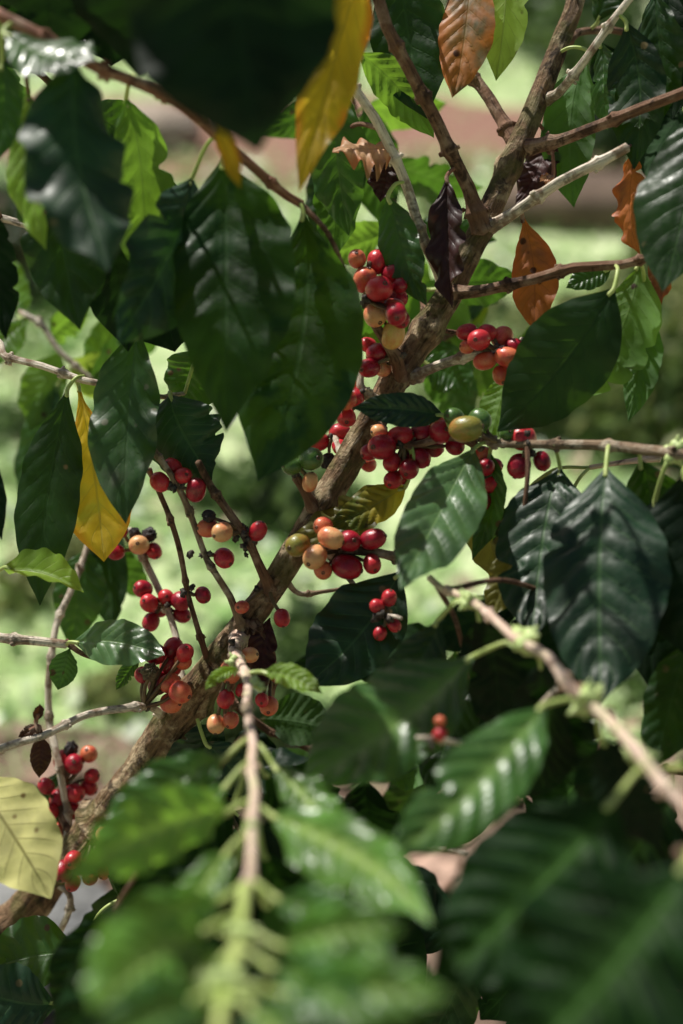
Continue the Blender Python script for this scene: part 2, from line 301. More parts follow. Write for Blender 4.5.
class Shrub:
    def __init__(s, loc, label, group=None):
        s.e = empty('coffee_shrub', loc); tag(s.e, label, 'coffee shrub', group); s.pts = []; s.n = 0
    def branch(s, pts, mat='twig', name='branch', nodes=True, ns=10, label=None, seg=10, rough=.05, world=None, nodegap=.045, reg=True, buds=None):
        s.n += 1; rs = np.random.RandomState(s.n * 7 + 3)
        A = [list(P(p[0], p[1], p[2])) + [p[3] * p[2] / F / 2] for p in pts]
        if world: A = [list(q) for q in world] + A
        A = catmull(A, seg); path, rad = A[:, :3], A[:, 3].copy()
        L = np.concatenate([[0], np.cumsum(np.linalg.norm(np.diff(path, axis=0), axis=1))])
        # fine resample
        m = max(12, int(L[-1] / (.0018 if ns < 20 else .0028))); m = min(m, 420)
        li = np.linspace(0, L[-1], m); path = np.stack([np.interp(li, L, path[:, k]) for k in range(3)], 1); rad = np.interp(li, L, rad)
        if nodes:
            k = rs.rand() * nodegap; nk = []
            wob = np.zeros((m, 3))
            while k < L[-1]:
                rad = rad * (1 + .26 * np.exp(-((li - k) / (.0022 + rad * .5)) ** 2) + .30 * np.exp(-((li - k) / .0011) ** 2)); nk.append(k); k += nodegap * (.8 + .4 * rs.rand())
            path = path + .0012 * np.stack([np.interp(li, np.arange(0, L[-1] + .1, .03), rs.randn(len(np.arange(0, L[-1] + .1, .03)))) for _ in range(3)], 1)
        if ns < 20: rad = rad * (1 + .45 * np.exp(-li / .010))
        if reg: s.pts.append(np.column_stack([path, rad]))
        v, f, u = tube(path, rad, ns, rough, seed=s.n)
        if nodes and ns < 20:
            prt = [(v, f, u)]
            for kk in nk:
                i = int(np.interp(kk, li, np.arange(m))); c = path[i]; t_ = nrm(path[min(i + 1, m - 1)] - path[max(i - 1, 0)])
                sd = nrm(np.cross(t_, rs.randn(3)))
                for sg in (-1, 1):
                    for q_ in range(2):
                        prt.append(blob(c + sd * sg * rad[i] * .95 + t_ * rs.randn() * .0012, .0009 + .0010 * rs.rand(), q_ + i, jit=.4, nu=6, nv=4))
            v, f, u, _ = merge(prt)
        o0 = path[0]; v = [q - o0 for q in v]
        o = place(name, mesh_np(name, v, f, BM[mat] if isinstance(mat, str) else mat, u), o0, s.e)
        if label: o['label'] = label
        return o
    def near(s, p):
        best = None
        for a in s.pts:
            d = np.linalg.norm(a[:, :3] - p, axis=1) - a[:, 3]; i = d.argmin()
            if best is None or d[i] < best[0]: best = (d[i], a[i, :3])
        return best
    def leaf(s, b, t, w, mat='dark', roll=0, bend=0, bd=0, fold=.12, curl=.15, wav=.05, quilt=.0020, twist=0, under=False, label=None, pet=None, stalk=GREEN, name='leaf', pe=None, attach=True):
        s.n += 1
        o = make_leaf(b, t, w, LM[mat], roll, bend, bd, fold, curl, wav, quilt, twist, under, s.n, s.e, name, pe=pe)
        if label: o['label'] = label
        base = P(*b); d0 = nrm(P(*b) - P(*t))
        if attach:
            if pet is not None: q = P(*pet); dist = np.linalg.norm(q - base)
            else: dist, q = s.near(base)
            if dist > .004:
                m = (base + q) / 2 + d0 * min(.006, dist * .12) + np.array([0, 0, min(.004, dist * .08)]) - nrm(base - CAM) * min(.004, dist * .15)
                path = catmull([q, m, base, base - d0 * .006], 6)
                wood = dist > .06
                r = np.linspace(.0019 if wood else .0012, .0011 if wood else .0016, len(path))
                v, f, u = tube(path, r, 8); v = [x - base for x in v]
                if wood: place('twig', mesh_np('twig', v, f, BM['brown'], u), base, s.e)
                else: place('leaf_stalk', mesh_np('leaf_stalk', v, f, stalk if mat not in ('dried', 'orange', 'pinkdry', 'orangegreen', 'bronze') else BM['red'], u), base, o)
        return o
    def cherries(s, anchor, d, lst, label=None, blobby=3, spread=True):
        a = P(anchor[0], anchor[1], d); dist, q = s.near(a)
        if dist < .04: a = q
        done = []; parts = []
        s.n += 1; rs = np.random.RandomState(s.n)
        for it in lst:
            x, y, r, c = it[:4]; el = it[4] if len(it) > 4 else 0; rr = r * 1.02 * d / F
            best = None
            for dd in sorted(np.linspace(-.03, .03, 61), key=abs):
                p = P(x, y, d + dd)
                if all(np.linalg.norm(p - p2) > .93 * (rr + r2) for p2, r2, *_ in done): best = p; break
            if best is None: best = P(x, y, d)
            done.append((best, rr, c, el))
        # cluster mesh: stalks + husk bits
        for p, rr, c, el in done:
            mid = (a + p) / 2 + rs.randn(3) * .001
            path = catmull([a, mid, p + nrm(a - p) * rr * .85], 4)
            v, f, u = tube(path, np.linspace(.0016, .0012, len(path)), 6); parts.append((v, f, u, 0))
        for k in range(blobby):
            v, f, u = blob(a + rs.randn(3) * .0035, .0018 + .0015 * rs.rand(), k + s.n, jit=.45, nu=7, nv=5); parts.append((v, f, u, 1))
        V, Fc, U, MI = merge(parts); V = [q - a for q in V]
        o = place('cherry_cluster', mesh_np('cherry_cluster', V, Fc, [STALK, HUSK], U, midx=MI), a, s.e)
        if label: o['label'] = label
        for p, rr, c, el in done:
            ax = nrm(nrm(p - a) * 1.0 + np.array([0, -.75, .05]) + rs.randn(3) * .38)
            e = 1.13
            if el: # elongated along image angle el degrees
                ax = nrm(RT * math.cos(math.radians(el)) + UP * math.sin(math.radians(el)) - FW * .35); e = 1.28
            ch = place('coffee_cherry', CHM[c], p, o)
            ch.rotation_mode = 'QUATERNION'; ch.rotation_quaternion = Vector(ax).to_track_quat('Z', 'Y') @ Matrix.Rotation(rs.rand() * 6, 3, 'Z').to_quaternion()
            if el: rr *= .9
            ch.scale = (rr * (.98 + .05 * rs.rand()), rr * (.95 + .05 * rs.rand()), rr * e)
            if c in 'GVKB' and len(done) > 1: ch['label'] = {'G': 'unripe green coffee cherry', 'V': 'olive half ripe coffee cherry', 'K': 'shrivelled black coffee cherry', 'B': 'dried brown coffee cherry'}[c]
        return o
    def buds(s, lst, r=5, mat=None):
        for (x, y, d, px) in lst:
            c = P(x, y, d); dist, q = s.near(c)
            if dist < .03: c = c * .35 + q * .65
            parts = []; s.n += 1; rs = np.random.RandomState(s.n)
            for k in range(7):
                dr = nrm(rs.randn(3)); R = px * d / F * 1.35
                v, f, u = blob(c + dr * R * .5, R * .42, k, 1, 1, 1, .1, 8, 6); parts.append((v, f, u))
                path = np.array([c, c + dr * R * .8, c + dr * R * 1.25]); v, f, u = tube(path, [R * .22, R * .2, R * .06], 6); parts.append((v, f, u))
            V, Fc, U, _ = merge(parts)
            place('bud_cluster', mesh_np('bud_cluster', [q - c for q in V], Fc, BUD, U), c, s.e)

PT = np.array([0, .04, .10, .20, .32, .45, .58, .70, .80, .88, .94, .975, 1.0]); PW = np.array([.02, .14, .38, .74, .95, 1.0, .96, .83, .62, .38, .17, .07, 0.0])
def profile(t): # smooth
    k = np.interp(t, PT, PW); k2 = np.interp(np.clip(t + .02, 0, 1), PT, PW); k3 = np.interp(np.clip(t - .02, 0, 1), PT, PW); return np.where(t < .985, (k + k2 + k3) / 3, k)
def make_leaf(b, t, w, mat, roll=0, bend=0, bd=0, fold=.12, curl=.15, wav=.05, quilt=.0020, twist=0, under=False, seed=0, parent=None, name='leaf', pw=None, nl=60, nw=14, pe=None):
    rs = np.random.RandomState(seed + 500)
    if pw is None: p0, p1 = P(*b), P(*t)
    else: p0, p1 = np.array(b, float), np.array(t, float)
    view = nrm((p0 + p1) / 2 - CAM)
    if pw is None:
        dx, dy = t[0] - b[0], t[1] - b[1]; Lp = math.hypot(dx, dy) + 1e-6
        dm = (b[2] + t[2]) / 2
        pc = P((b[0] + t[0]) / 2 - dy / Lp * bend * 2, (b[1] + t[1]) / 2 + dx / Lp * bend * 2, dm + bd * 2)
        hw0 = w * dm / F / 2 / max(math.cos(math.radians(roll)), .4)
        n0 = -view
    else:
        pc = pw[0]; hw0 = w; n0 = pw[1]
    s = np.linspace(0, 1, nl + 1); s = s[:, None]
    C = (1 - s) ** 2 * p0 + 2 * s * (1 - s) * pc + s * s * p1
    T = 2 * (1 - s) * (pc - p0) + 2 * s * (p1 - pc); T /= np.linalg.norm(T, axis=1)[:, None]
    Lr = np.linalg.norm(np.diff(C, axis=0), axis=1).sum()
    us = np.linspace(-1, 1, nw + 1); us = np.sign(us) * np.abs(us) ** .9
    V = []; U = []
    ph1, ph2 = rs.rand(2) * 6.28; f1 = 2.5 + rs.rand() * 2; f2 = f1 + rs.rand()
    asym = 1 + .07 * rs.randn(); wb = rs.rand() * 6; pe = rs.uniform(.84, 1.2) if pe is None else pe
    bites = [(rs.uniform(.2, .9), rs.choice([-1, 1]), rs.uniform(.012, .03), rs.uniform(.12, .45)) for _ in range(rs.choice([0, 0, 1, 2, 3]))]
    if hw0 > .042 or 'satin' in mat.name or 'yellow' in mat.name: bites = []
    for i in range(nl + 1):
        tt = i / nl; Ti = T[i]; N = nrm(n0 - Ti * n0.dot(Ti)); B = np.cross(Ti, N)
        a = math.radians(roll + twist * (tt - .5)); N2 = N * math.cos(a) + B * math.sin(a); B2 = np.cross(Ti, N2)
        if under: N2, B2 = -N2, -B2
        hw = hw0 * float(profile(np.array(tt ** pe))); env = min(1, tt * 6) * min(1, (1 - tt) * 5)
        for u in us:
            au = abs(u); h = hw * (asym if u > 0 else 2 - asym) * (1 + .012 * abs(math.sin(PI * (NV * (tt - VS) ))) * env + .012 * math.sin(tt * 46 + ph1 * (1 if u > 0 else 2)) * env+ .02 * math.sin(tt * 17 + wb))
            for (bt, bs, bw_, ba) in bites:
                if bs * u > 0: h *= 1 - ba * math.exp(-((tt - bt) / bw_) ** 2)
            phs = NV * (tt - VS * au)
            q = quilt * env * (abs(math.sin(PI * phs)) ** .75 - .5) * min(1, au * 3.5) * (1 - .5 * au ** 3)
            z = fold * h * au - curl * h * au * au + q
            z += wav * hw0 * au ** 2 * env * (math.sin(2 * PI * (f1 if u > 0 else f2) * tt + (ph1 if u > 0 else ph2)) * 1.7 + .4 * au ** 2 * math.sin(2 * PI * NV * .5 * tt + ph2 * (2 if u > 0 else 3)))
            z -= .0008 * math.exp(-(au / .06) ** 2)
            z += .0022 * env * math.sin(tt * 5 + wb) * (hw0 / .03) * 1.6
            V.append(C[i] + B2 * u * h + N2 * z); U.append((.5 + u / 2, tt))
    m = nw + 1; Fc = [(i * m + k, i * m + k + 1, (i + 1) * m + k + 1, (i + 1) * m + k) for i in range(nl) for k in range(nw)]
    # winding -> normal along N2
    v0, v1, v3 = V[5 * m + 2], V[5 * m + 3], V[6 * m + 2]
    o = place(name, mesh_np(name, [q - p0 for q in V], Fc, mat, U), p0, parent)
    i = nl // 2; nn = np.cross(np.array(V[i * m + 8]) - V[i * m + 6], np.array(V[(i + 1) * m + 7]) - V[i * m + 7])
    Ti = T[i]; N = nrm(n0 - Ti * n0.dot(Ti)); B = np.cross(Ti, N); a = math.radians(roll); N2 = N * math.cos(a) + B * math.sin(a)
    if under: N2 = -N2
    if nn.dot(N2) < 0: o.data.flip_normals()
    return o
# cherry template
def cherry_mesh(c):
    V = []; Fc = []; nu, nv = 28, 20; dried = c in 'KB'
    rs = np.random.RandomState(ord(c))
    for j in range(nv + 1):
        t = PI * j / nv
        for i in range(nu):
            a = 2 * PI * i / nu; r = 1.0
            if j <= 1: r = .955
            if j == 2: r = .985
            if dried: r *= 1 + .10 * math.sin(6 * a + 2 * t) + .05 * rs.randn()
            fl = 1 + .035 * math.cos(2 * a + ord(c)) * math.sin(t) + .03 * math.cos(t) * math.cos(a) - .02 * math.cos(4 * t)
            V.append((r * fl * math.sin(t) * math.cos(a), r * fl * math.sin(t) * math.sin(a), r * math.cos(t)))
    for j in range(nv):
        for i in range(nu): Fc.append((j * nu + i, (j + 1) * nu + i, (j + 1) * nu + (i + 1) % nu, j * nu + (i + 1) % nu))
    # calyx nub
    o = len(V)
    for j, (rr, z) in enumerate(((.20, .93), (.19, 1.02), (.12, 1.03), (.07, .96))):
        for i in range(10): V.append((rr * math.cos(i * .6283), rr * math.sin(i * .6283), z))
    for j in range(3):
        for i in range(10): Fc.append((o + j * 10 + i, o + j * 10 + (i + 1) % 10, o + (j + 1) * 10 + (i + 1) % 10, o + (j + 1) * 10 + i))
    return mesh_np('coffee_cherry', V, Fc, CM[c])
CHM = {c: cherry_mesh(c) for c in CM}

#@@BODY
# ================================================================== SETTING
def ground_mat():
    N = NT('lawn_soil'); ob = N.obj()
    n1 = N.noise(.9, 4, ob); n2 = N.noise(9, 4, ob, .6); n3 = N.noise(60, 3, ob)
    c = N.mix(N.ramp(n1, .35, .65), (.52, .66, .30), (.74, .80, .50)); c = N.mix(N.ramp(n2, .45, .7), c, (.24, .44, .12)); c = N.mix(N.ramp(n3, .6, .8, 0, .6), c, (.25, .19, .12))
    return N.fin(N.bsdf(Base_Color=c, Roughness=.95, Normal=N.bump(n3, .6, .02)).outputs[0])
def soil_mat(name, a, b_, c_):
    N = NT(name); ob = N.obj(); n2 = N.noise(7, 5, ob, .65); n3 = N.noise(45, 4, ob, .6)
    c = N.mix(N.ramp(n2, .35, .65), a, b_); c = N.mix(N.ramp(n3, .5, .72), c, c_)
    return N.fin(N.bsdf(Base_Color=c, Roughness=.95, Normal=N.bump(n3, .8, .02)).outputs[0])
S = 250.0
g = place('ground', mesh_np('ground', [(-S, -S, 0), (S, -S, 0), (S, S, 0), (-S, S, 0)], [(0, 1, 2, 3)], ground_mat()), (0, 0, 0)); tag(g, kind='structure')
def ribbon(name, near, far, x0, x1, z, mat, seed, amp):
    rs = np.random.RandomState(seed); n = 60; xs = np.linspace(x0, x1, n); V = []; Fc = []
    a = np.cumsum(rs.randn(n)) * amp * .4 + rs.randn(n) * amp * .4; b = np.cumsum(rs.randn(n)) * amp * .4 + rs.randn(n) * amp * .4
    a -= a.mean(); b -= b.mean()
    for i, x in enumerate(xs): V += [(x, near + a[i], z), (x, far + b[i], z)]
    for i in range(n - 1): Fc.append((2 * i, 2 * i + 2, 2 * i + 3, 2 * i + 1))
    o = place(name, mesh_np(name, V, Fc, mat), (0, 0, 0)); tag(o, kind='structure'); return o
ribbon('dirt_path', 8.3, 10.6, -9, 1.6, .004, soil_mat('red_soil', (.30, .15, .105), (.38, .21, .15), (.20, .12, .08)), 3, .3)
ribbon('soil', -2.0, 2.15, -5, 5, .004, soil_mat('brown_soil', (.16, .10, .07), (.30, .21, .15), (.40, .31, .24)), 5, .12)
# grass blades: one uncountable mass
def grass(name, n, r0, r1, hmin, hmax, wd, mats, seed, xk=.42, skip=None):
    rs = np.random.RandomState(seed)
    y = r0 * (r1 / r0) ** rs.rand(n); x = (rs.rand(n) * 2 - 1) * (y * xk + 1.0)
    if skip:
        k = ~((y > skip[0]) & (y < skip[1]) & (rs.rand(n) < .93)); x, y = x[k], y[k]; n = len(x)
    sc1 = (y / r0) ** .6
    clump = .6 + .8 * (np.sin(x * 2.3 + y * 1.1) * np.sin(y * 2.9 - x) * .5 + .5)
    h = (hmin + (hmax - hmin) * rs.rand(n)) * clump * sc1 * .7; a = rs.rand(n) * 6.28; wv = wd * (.6 + .8 * rs.rand(n)) * sc1
    dx, dy = np.cos(a), np.sin(a); la = rs.rand(n) * 6.28; l = h * (1.0 + 1.4 * rs.rand(n)); lx, ly = np.cos(la) * l, np.sin(la) * l
    V = np.empty((n, 5, 3))
    V[:, 0] = np.stack([x - dx * wv, y - dy * wv, x * 0], 1); V[:, 1] = np.stack([x + dx * wv, y + dy * wv, x * 0], 1)
    V[:, 2] = np.stack([x + dx * wv * .8 + lx * .4, y + dy * wv * .8 + ly * .4, h * .65], 1); V[:, 3] = np.stack([x - dx * wv * .8 + lx * .4, y - dy * wv * .8 + ly * .4, h * .65], 1)
    V[:, 4] = np.stack([x + lx, y + ly, h], 1)
    me = bpy.data.meshes.new(name); b = np.arange(n) * 5
    me.vertices.add(n * 5); me.vertices.foreach_set('co', V.ravel())
    q = np.stack([b, b + 1, b + 2, b + 3], 1); t = np.stack([b + 3, b + 2, b + 4], 1)
    loops = np.concatenate([q.ravel(), t.ravel()]); me.loops.add(len(loops)); me.loops.foreach_set('vertex_index', loops)
    me.polygons.add(2 * n); me.polygons.foreach_set('loop_start', np.concatenate([np.arange(n) * 4, n * 4 + np.arange(n) * 3])); me.polygons.foreach_set('loop_total', np.concatenate([np.full(n, 4), np.full(n, 3)]))
    mi = rs.randint(0, len(mats), n); me.polygons.foreach_set('material_index', np.concatenate([mi, mi]))
    for m in mats: me.materials.append(m)
    me.update(calc_edges=True); o = bpy.data.objects.new(name, me); COL.objects.link(o)
    tag(o, 'short sunlit green grass covering the ground behind the coffee shrubs', 'grass', kind='stuff'); return o
GM = [simple('grass_light', (.66, .80, .40), .6, (.52, .70, .28), 3, bumpk=0, tm=.35), simple('grass_green', (.34, .60, .18), .6, (.48, .70, .28), 2, bumpk=0, tm=.35), simple('grass_dry', (.74, .76, .50), .7, (.56, .64, .36), 3, bumpk=0, tm=.3)]
def groundcover():
    n = 26000; rs = np.random.RandomState(8)
    y = 2.2 * (14 / 2.2) ** rs.rand(n); x = (rs.rand(n) * 2 - 1) * (y * .42 + 1)
    f = np.sin(x * 3.1 + 1.3 * np.sin(y * 2.2)) * np.sin(y * 3.3 + x) + .5 * rs.randn(n); k = (f > .25) & ~((y > 8.3) & (y < 10.6) & (x < 1.6)); x, y = x[k], y[k]; n = len(x)
    s = (.014 + .02 * rs.rand(n)) * (y / 2.2) ** .5; a = rs.rand(n) * 6.28; tl = rs.randn(n, 2) * .45; z = .02 + .035 * rs.rand(n)
    c = np.stack([x, y, z], 1); d1 = np.stack([np.cos(a), np.sin(a), tl[:, 0]], 1) * s[:, None]; d2 = np.stack([-np.sin(a), np.cos(a), tl[:, 1]], 1) * s[:, None] * .6
    V = np.stack([c - d1, c - d2, c + d1, c + d2], 1).reshape(-1, 3); me = bpy.data.meshes.new('ground_cover')
    me.vertices.add(4 * n); me.vertices.foreach_set('co', V.ravel()); me.loops.add(4 * n); me.loops.foreach_set('vertex_index', np.arange(4 * n))
    me.polygons.add(n); me.polygons.foreach_set('loop_start', np.arange(n) * 4); me.polygons.foreach_set('loop_total', np.full(n, 4))
    mats = [simple('weed_leaf_pale', (.62, .74, .42), .35, (.45, .62, .26), 3, bumpk=0, tm=.3), simple('weed_leaf_green', (.12, .26, .05), .35, (.22, .38, .10), 3, bumpk=0, tm=.3), simple('weed_leaf_dry', (.55, .42, .28), .6, (.40, .30, .20), 3, bumpk=0), simple('weed_leaf_sky_glint', (.78, .82, .66), .3, (.6, .7, .5), 3, bumpk=0, tm=.2)]  # last tone: sky reflection painted into the leaf colour as whitish green
    clump = (np.sin(x * 5 + y * 2) + rs.randn(n) * .8); mi = np.where(clump > .6, 0, np.where(clump < -.5, 1, rs.choice([0, 1, 2, 3], n))).astype(np.int32)
    me.polygons.foreach_set('material_index', mi)
    for m in mats: me.materials.append(m)
    me.update(calc_edges=True); o = bpy.data.objects.new('ground_cover', me); COL.objects.link(o)
    tag(o, 'patchy broad leaved ground cover mixed into the sunlit grass', 'ground cover', kind='stuff')
grass('grass', 32000, 2.05, 16, .012, .04, .004, GM, 1, skip=(8.3, 10.6))
groundcover()

def crown_mesh(name, R, n, size, mats, seed, flat=.8, clumps=14, asp=.45):
    rs = np.random.RandomState(seed); V = []; Fc = []; MI = []
    cc = rs.randn(clumps, 3); cc /= np.linalg.norm(cc, axis=1)[:, None]; cc *= (.35 + .5 * rs.rand(clumps))[:, None]; cc[:, 2] *= flat; cr = .25 + .3 * rs.rand(clumps)
    for k in range(n):
        c = rs.randint(clumps); p = cc[c] + nrm(rs.randn(3)) * cr[c] * rs.rand() ** .4
        p = p * R; d = nrm(rs.randn(3) + np.array([0, 0, -.6])); s = size * (.6 + .8 * rs.rand()); b = nrm(np.cross(d, rs.randn(3))) * s * asp * .5; nn = np.cross(d, b) * .5
        o = len(V); V += [p, p + d * s * .5 + b + nn * .3, p + d * s, p + d * s * .5 - b + nn * .3]; Fc += [(o, o + 1, o + 2), (o, o + 2, o + 3)]; m = rs.randint(len(mats)); MI += [m, m]
    return mesh_np(name, V, Fc, mats, smooth=False, midx=MI)
def fol(name, a, b_, tm=.3): return simple(name, a, .5, b_, 1.5, bumpk=0, tm=tm)
FD = [fol('foliage_dark', (.02, .045, .015), (.035, .07, .02), .15), fol('foliage_dark_two', (.03, .06, .02), (.05, .09, .03), .15)]
FY = [fol('foliage_yellow_green', (.26, .30, .09), (.18, .26, .06)), fol('foliage_pale', (.42, .42, .20), (.30, .34, .12)), fol('foliage_mid', (.06, .12, .03), (.10, .16, .05))]
FG = [fol('foliage_green', (.07, .14, .035), (.12, .2, .05)), fol('foliage_green_two', (.14, .24, .07), (.2, .3, .08)), FD[1]]
def bush(base, R, hgt, n, size, mats, seed, label, cat='bush', name='bush', group=None, flat=.8):
    e = empty(name, (base[0], base[1], 0)); tag(e, label, cat, group)
    rs = np.random.RandomState(seed); parts = []
    for k in range(5):
        a = rs.rand() * 6.28; q = np.array([math.cos(a), math.sin(a), 0]) * R * .45 * rs.rand()
        path = catmull([np.array([0, 0, -.02]) + q * .1, q * .4 + np.array([0, 0, hgt * .5]), q + np.array([0, 0, hgt + R * .3])], 6)
        parts.append(tube(path, np.linspace(R * .035 + .006, R * .012 + .002, len(path)), 7))
    V, Fc, U, _ = merge(parts); place('stem', mesh_np('stem', V, Fc, BM['brown'], U), worldloc(e), e)
    place('crown', crown_mesh('crown', R, n, size, mats, seed, flat), worldloc(e) + np.array([0, 0, hgt]), e); return e
# distant dark trees beyond the path
tl = ['tall dark green tree far behind at the upper left', 'dark green tree beyond the dirt path behind the top yellow leaf', 'dense dark tree far behind the upper end of the coffee trunk', 'wide dark tree far behind at the upper right corner', 'low dark tree far behind near the left edge of the photo']
for k, (x, y, R, h) in enumerate([(-4.6, 14.5, 2.0, 1.3), (-1.0, 15.2, 2.0, 1.3), (2.1, 14.6, 1.7, 1.2), (5.2, 15.0, 2.0, 1.3), (-7.6, 16, 2.4, 1.5)]):
    bush((x, y), R, h, 2600, .28, FD, 40 + k, tl[k], 'tree', 'tree', 'dark trees beyond the dirt path')
bush(G(612, 172)[:2], .30, .26, 700, .09, FD, 51, 'small round dark green bush beside the red dirt path')
bush(G(575, 95)[:2], .5, .35, 700, .14, FG, 52, 'mid green bush at the far edge of the red dirt path')
bush(G(650, 440)[:2], .42, .22, 1500, .075, FY, 53, 'yellow green leafy bush behind the right hand hanging leaves', flat=.6)
bush(G(575, 420)[:2], .34, .15, 900, .07, FY, 54, 'low yellow green bush behind the orange leaf', flat=.6)
bush(G(700, 330)[:2], .45, .3, 1100, .09, FY, 55, 'pale yellow green bush at the right edge of the lawn', flat=.7)
bush(G(290, 530)[:2], .16, .12, 500, .06, FG, 56, 'small blurred green weed clump on the lawn behind the cherries', flat=.7)
bush(G(30, 300)[:2], .38, .2, 700, .08, [FD[1], FY[2]], 57, 'dark low bush behind the left coffee leaves', flat=.6)
bush(G(245, 730)[:2], .16, .10, 500, .06, FG, 58, 'low green weed at the foot of the coffee shrub', flat=.6)
for k, (x, y, R) in enumerate([(95, 560, .10), (330, 520, .12), (215, 505, .10), (20, 600, .12), (500, 330, .2), (430, 220, .3), (110, 700, .07), (655, 690, .10), (300, 640, .08), (450, 400, .14), (350, 300, .2), (30, 440, .16)]):
    bush(G(x, y)[:2], R, R * .35, 240, .05, FG if k % 3 else [FY[0], FY[1]], 70 + k, 'small low weed clump on the sunlit lawn behind the coffee shrubs', 'weed', 'weed_clump', 'weed clumps scattered over the lawn', flat=.5)
# stones and log
STM = [soil_mat('stone_pale', (.46, .36, .28), (.58, .48, .38), (.28, .25, .22)), soil_mat('stone_brown', (.16, .11, .08), (.24, .17, .12), (.10, .07, .05)), soil_mat('stone_grey', (.26, .26, .25), (.36, .36, .35), (.2, .2, .19))]
def stone(base, r, m, seed, label, sx=1.2, sz=.6):
    v, f, u = blob((0, 0, r * sz * .6), r, seed, sx, 1, sz, .07, 20, 14); o = place('stone', mesh_np('stone', v, f, STM[m]), (base[0], base[1], 0)); tag(o, label, 'stone')
stone(G(152, 148), .27, 0, 1, 'pale stone beyond the lawn below the reddish twig')
stone(G(590, 222), .28, 1, 2, 'dark brown stone on the lawn under the hanging green leaf', 1.9, .5)
stone(G(45, 262), .3, 1, 3, 'dark brown stone in shade behind the top left leaves', 1.6, .6)
stone(G(0, 965), .14, 2, 4, 'smooth light grey stone beside the foot of the leaning coffee trunk', 1.3, .6)
# fallen leaves on soil
rs = np.random.RandomState(9)
def fallen(px, py, L, ang, mat='litter', label=None, grp='fallen brown leaves on the soil'):
    c = G(px, py, .018); d = np.array([math.cos(ang), math.sin(ang), .0]); a = c - d * L / 2; b2 = c + d * L / 2
    o = make_leaf(a, b2, L * .24, LM[mat], pw=(c + np.array([0, 0, .02]), np.array([0, 0, 1.0])), seed=int(px + py), name='fallen_leaf', wav=.12, fold=.2, curl=.1, nl=24, nw=10)
    tag(o, label or 'dry pinkish brown fallen leaf lying on the soil under the shrubs', 'leaf', grp if label is None else None)
fallen(470, 795, .17, .5, label='large pale pinkish fallen leaf on the soil in the gap between dark leaves')
fallen(440, 880, .15, -.5, label='curled pale fallen leaf below the larger pinkish fallen leaf')
for k in range(60):
    x, y = rs.uniform(-40, 720), rs.uniform(745, 1000)
    if k < 16: x, y = rs.uniform(360, 560), rs.uniform(740, 930)
    fallen(x, y, rs.uniform(.07, .15), rs.uniform(0, 6.28))

# ================================================================== MAIN SHRUB
t0 = P(-60, 1005, 1.14); tb = t0 + np.array([-.16, .03, -t0[2] - .02])
M = Shrub((tb[0], tb[1], 0), 'leaning brown coffee shrub with clusters of red and orange cherries')
BARK = 'trunk'
M.branch([(-60, 1005, 1.14, 42.0), (20, 912, 1.12, 38.6), (92, 832, 1.09, 38.6), (150, 757, 1.06, 39.5), (196, 694, 1.03, 35.3), (241, 629, 1.01, 29.4), (285, 567, 1.0, 27.7), (336, 482, 1.0, 28.6), (372, 420, 1.0, 27.7), (402, 370, 1.0, 28.6), (446, 297, 1.0, 27.7), (476, 232, 1.0, 25.2), (512, 160, 1.01, 22.7), (541, 95, 1.02, 20.2), (562, 40, 1.03, 18.5), (585, -30, 1.04, 16.8), (620, -140, 1.05, 13.4)],
         'mossy', 'trunk', ns=56, seg=14, rough=.10, nodegap=.16, world=[(tb[0], tb[1], -.03, .024), (tb[0] + .02, tb[1], .2, .021)])
B = M.branch
B([(480, 228, .995, 17), (466, 190, .985, 14), (440, 128, .97, 13), (404, 62, .95, 12.5), (376, -2, .94, 12), (350, -70, .93, 11)], 'brown')
B([(443, 285, .995, 13), (437, 268, .99, 12), (421, 230, .98, 11), (406, 181, .97, 10), (378, 123, .96, 9.5), (352, 82, .955, 8.5), (346, 74, .95, 7)], 'grey')
B([(516, 140, 1.015, 13), (492, 101, 1.03, 12), (461, 64, 1.05, 11), (430, 10, 1.07, 10), (410, -50, 1.09, 9)], 'brown')
B([(526, 148, 1.0, 13), (558, 141, .985, 12), (594, 128, .97, 11.5), (638, 112, .955, 11.5), (684, 94, .94, 11), (740, 70, .92, 10)], 'brown')
B([(490, 228, 1.0, 13), (500, 223, .99, 12), (541, 196, .975, 11), (585, 168, .965, 10.5), (626, 147, .96, 10)], 'grey')
B([(546, 98, 1.02, 10), (562, 88, 1.0, 9), (588, 57, .98, 8.5), (610, 26, .97, 8), (634, -6, .96, 7), (660, -50, .95, 6)], 'grey')
B([(455, 292, .995, 12), (483, 290, .98, 11), (533, 278, .965, 10.5), (590, 267, .95, 10), (641, 258, .94, 9), (690, 246, .93, 8)], 'brown')
B([(412, 378, 1.0, 11), (432, 369, .985, 10), (470, 356, .97, 10), (500, 350, .965, 8), (530, 338, .97, 7)], 'grey')
B([(402, 380, 1.0, 13), (394, 360, .98, 12), (384, 340, .97, 11), (372, 316, .965, 8), (368, 285, .965, 6), (370, 262, .965, 5)], 'brown')
B([(388, 402, 1.0, 10), (374, 398, .985, 9), (363, 388, .98, 8), (362, 372, .98, 6)], 'grey')
B([(312, 510, .99, 11), (306, 495, .98, 9), (298, 478, .975, 7), (296, 464, .97, 5)], 'brown')
B([(345, 462, 1.01, 8), (338, 445, 1.02, 7), (332, 430, 1.03, 5)], 'grey', nodes=False)
B([(310, 560, .99, 10), (330, 553, .975, 10), (352, 550, .965, 10), (392, 556, .96, 9), (400, 558, .96, 6)], 'twig')
B([(372, 420, 1.0, 10), (392, 444, .975, 8), (420, 447, .97, 7), (452, 440, .96, 7), (478, 448, .96, 6)], 'brown')
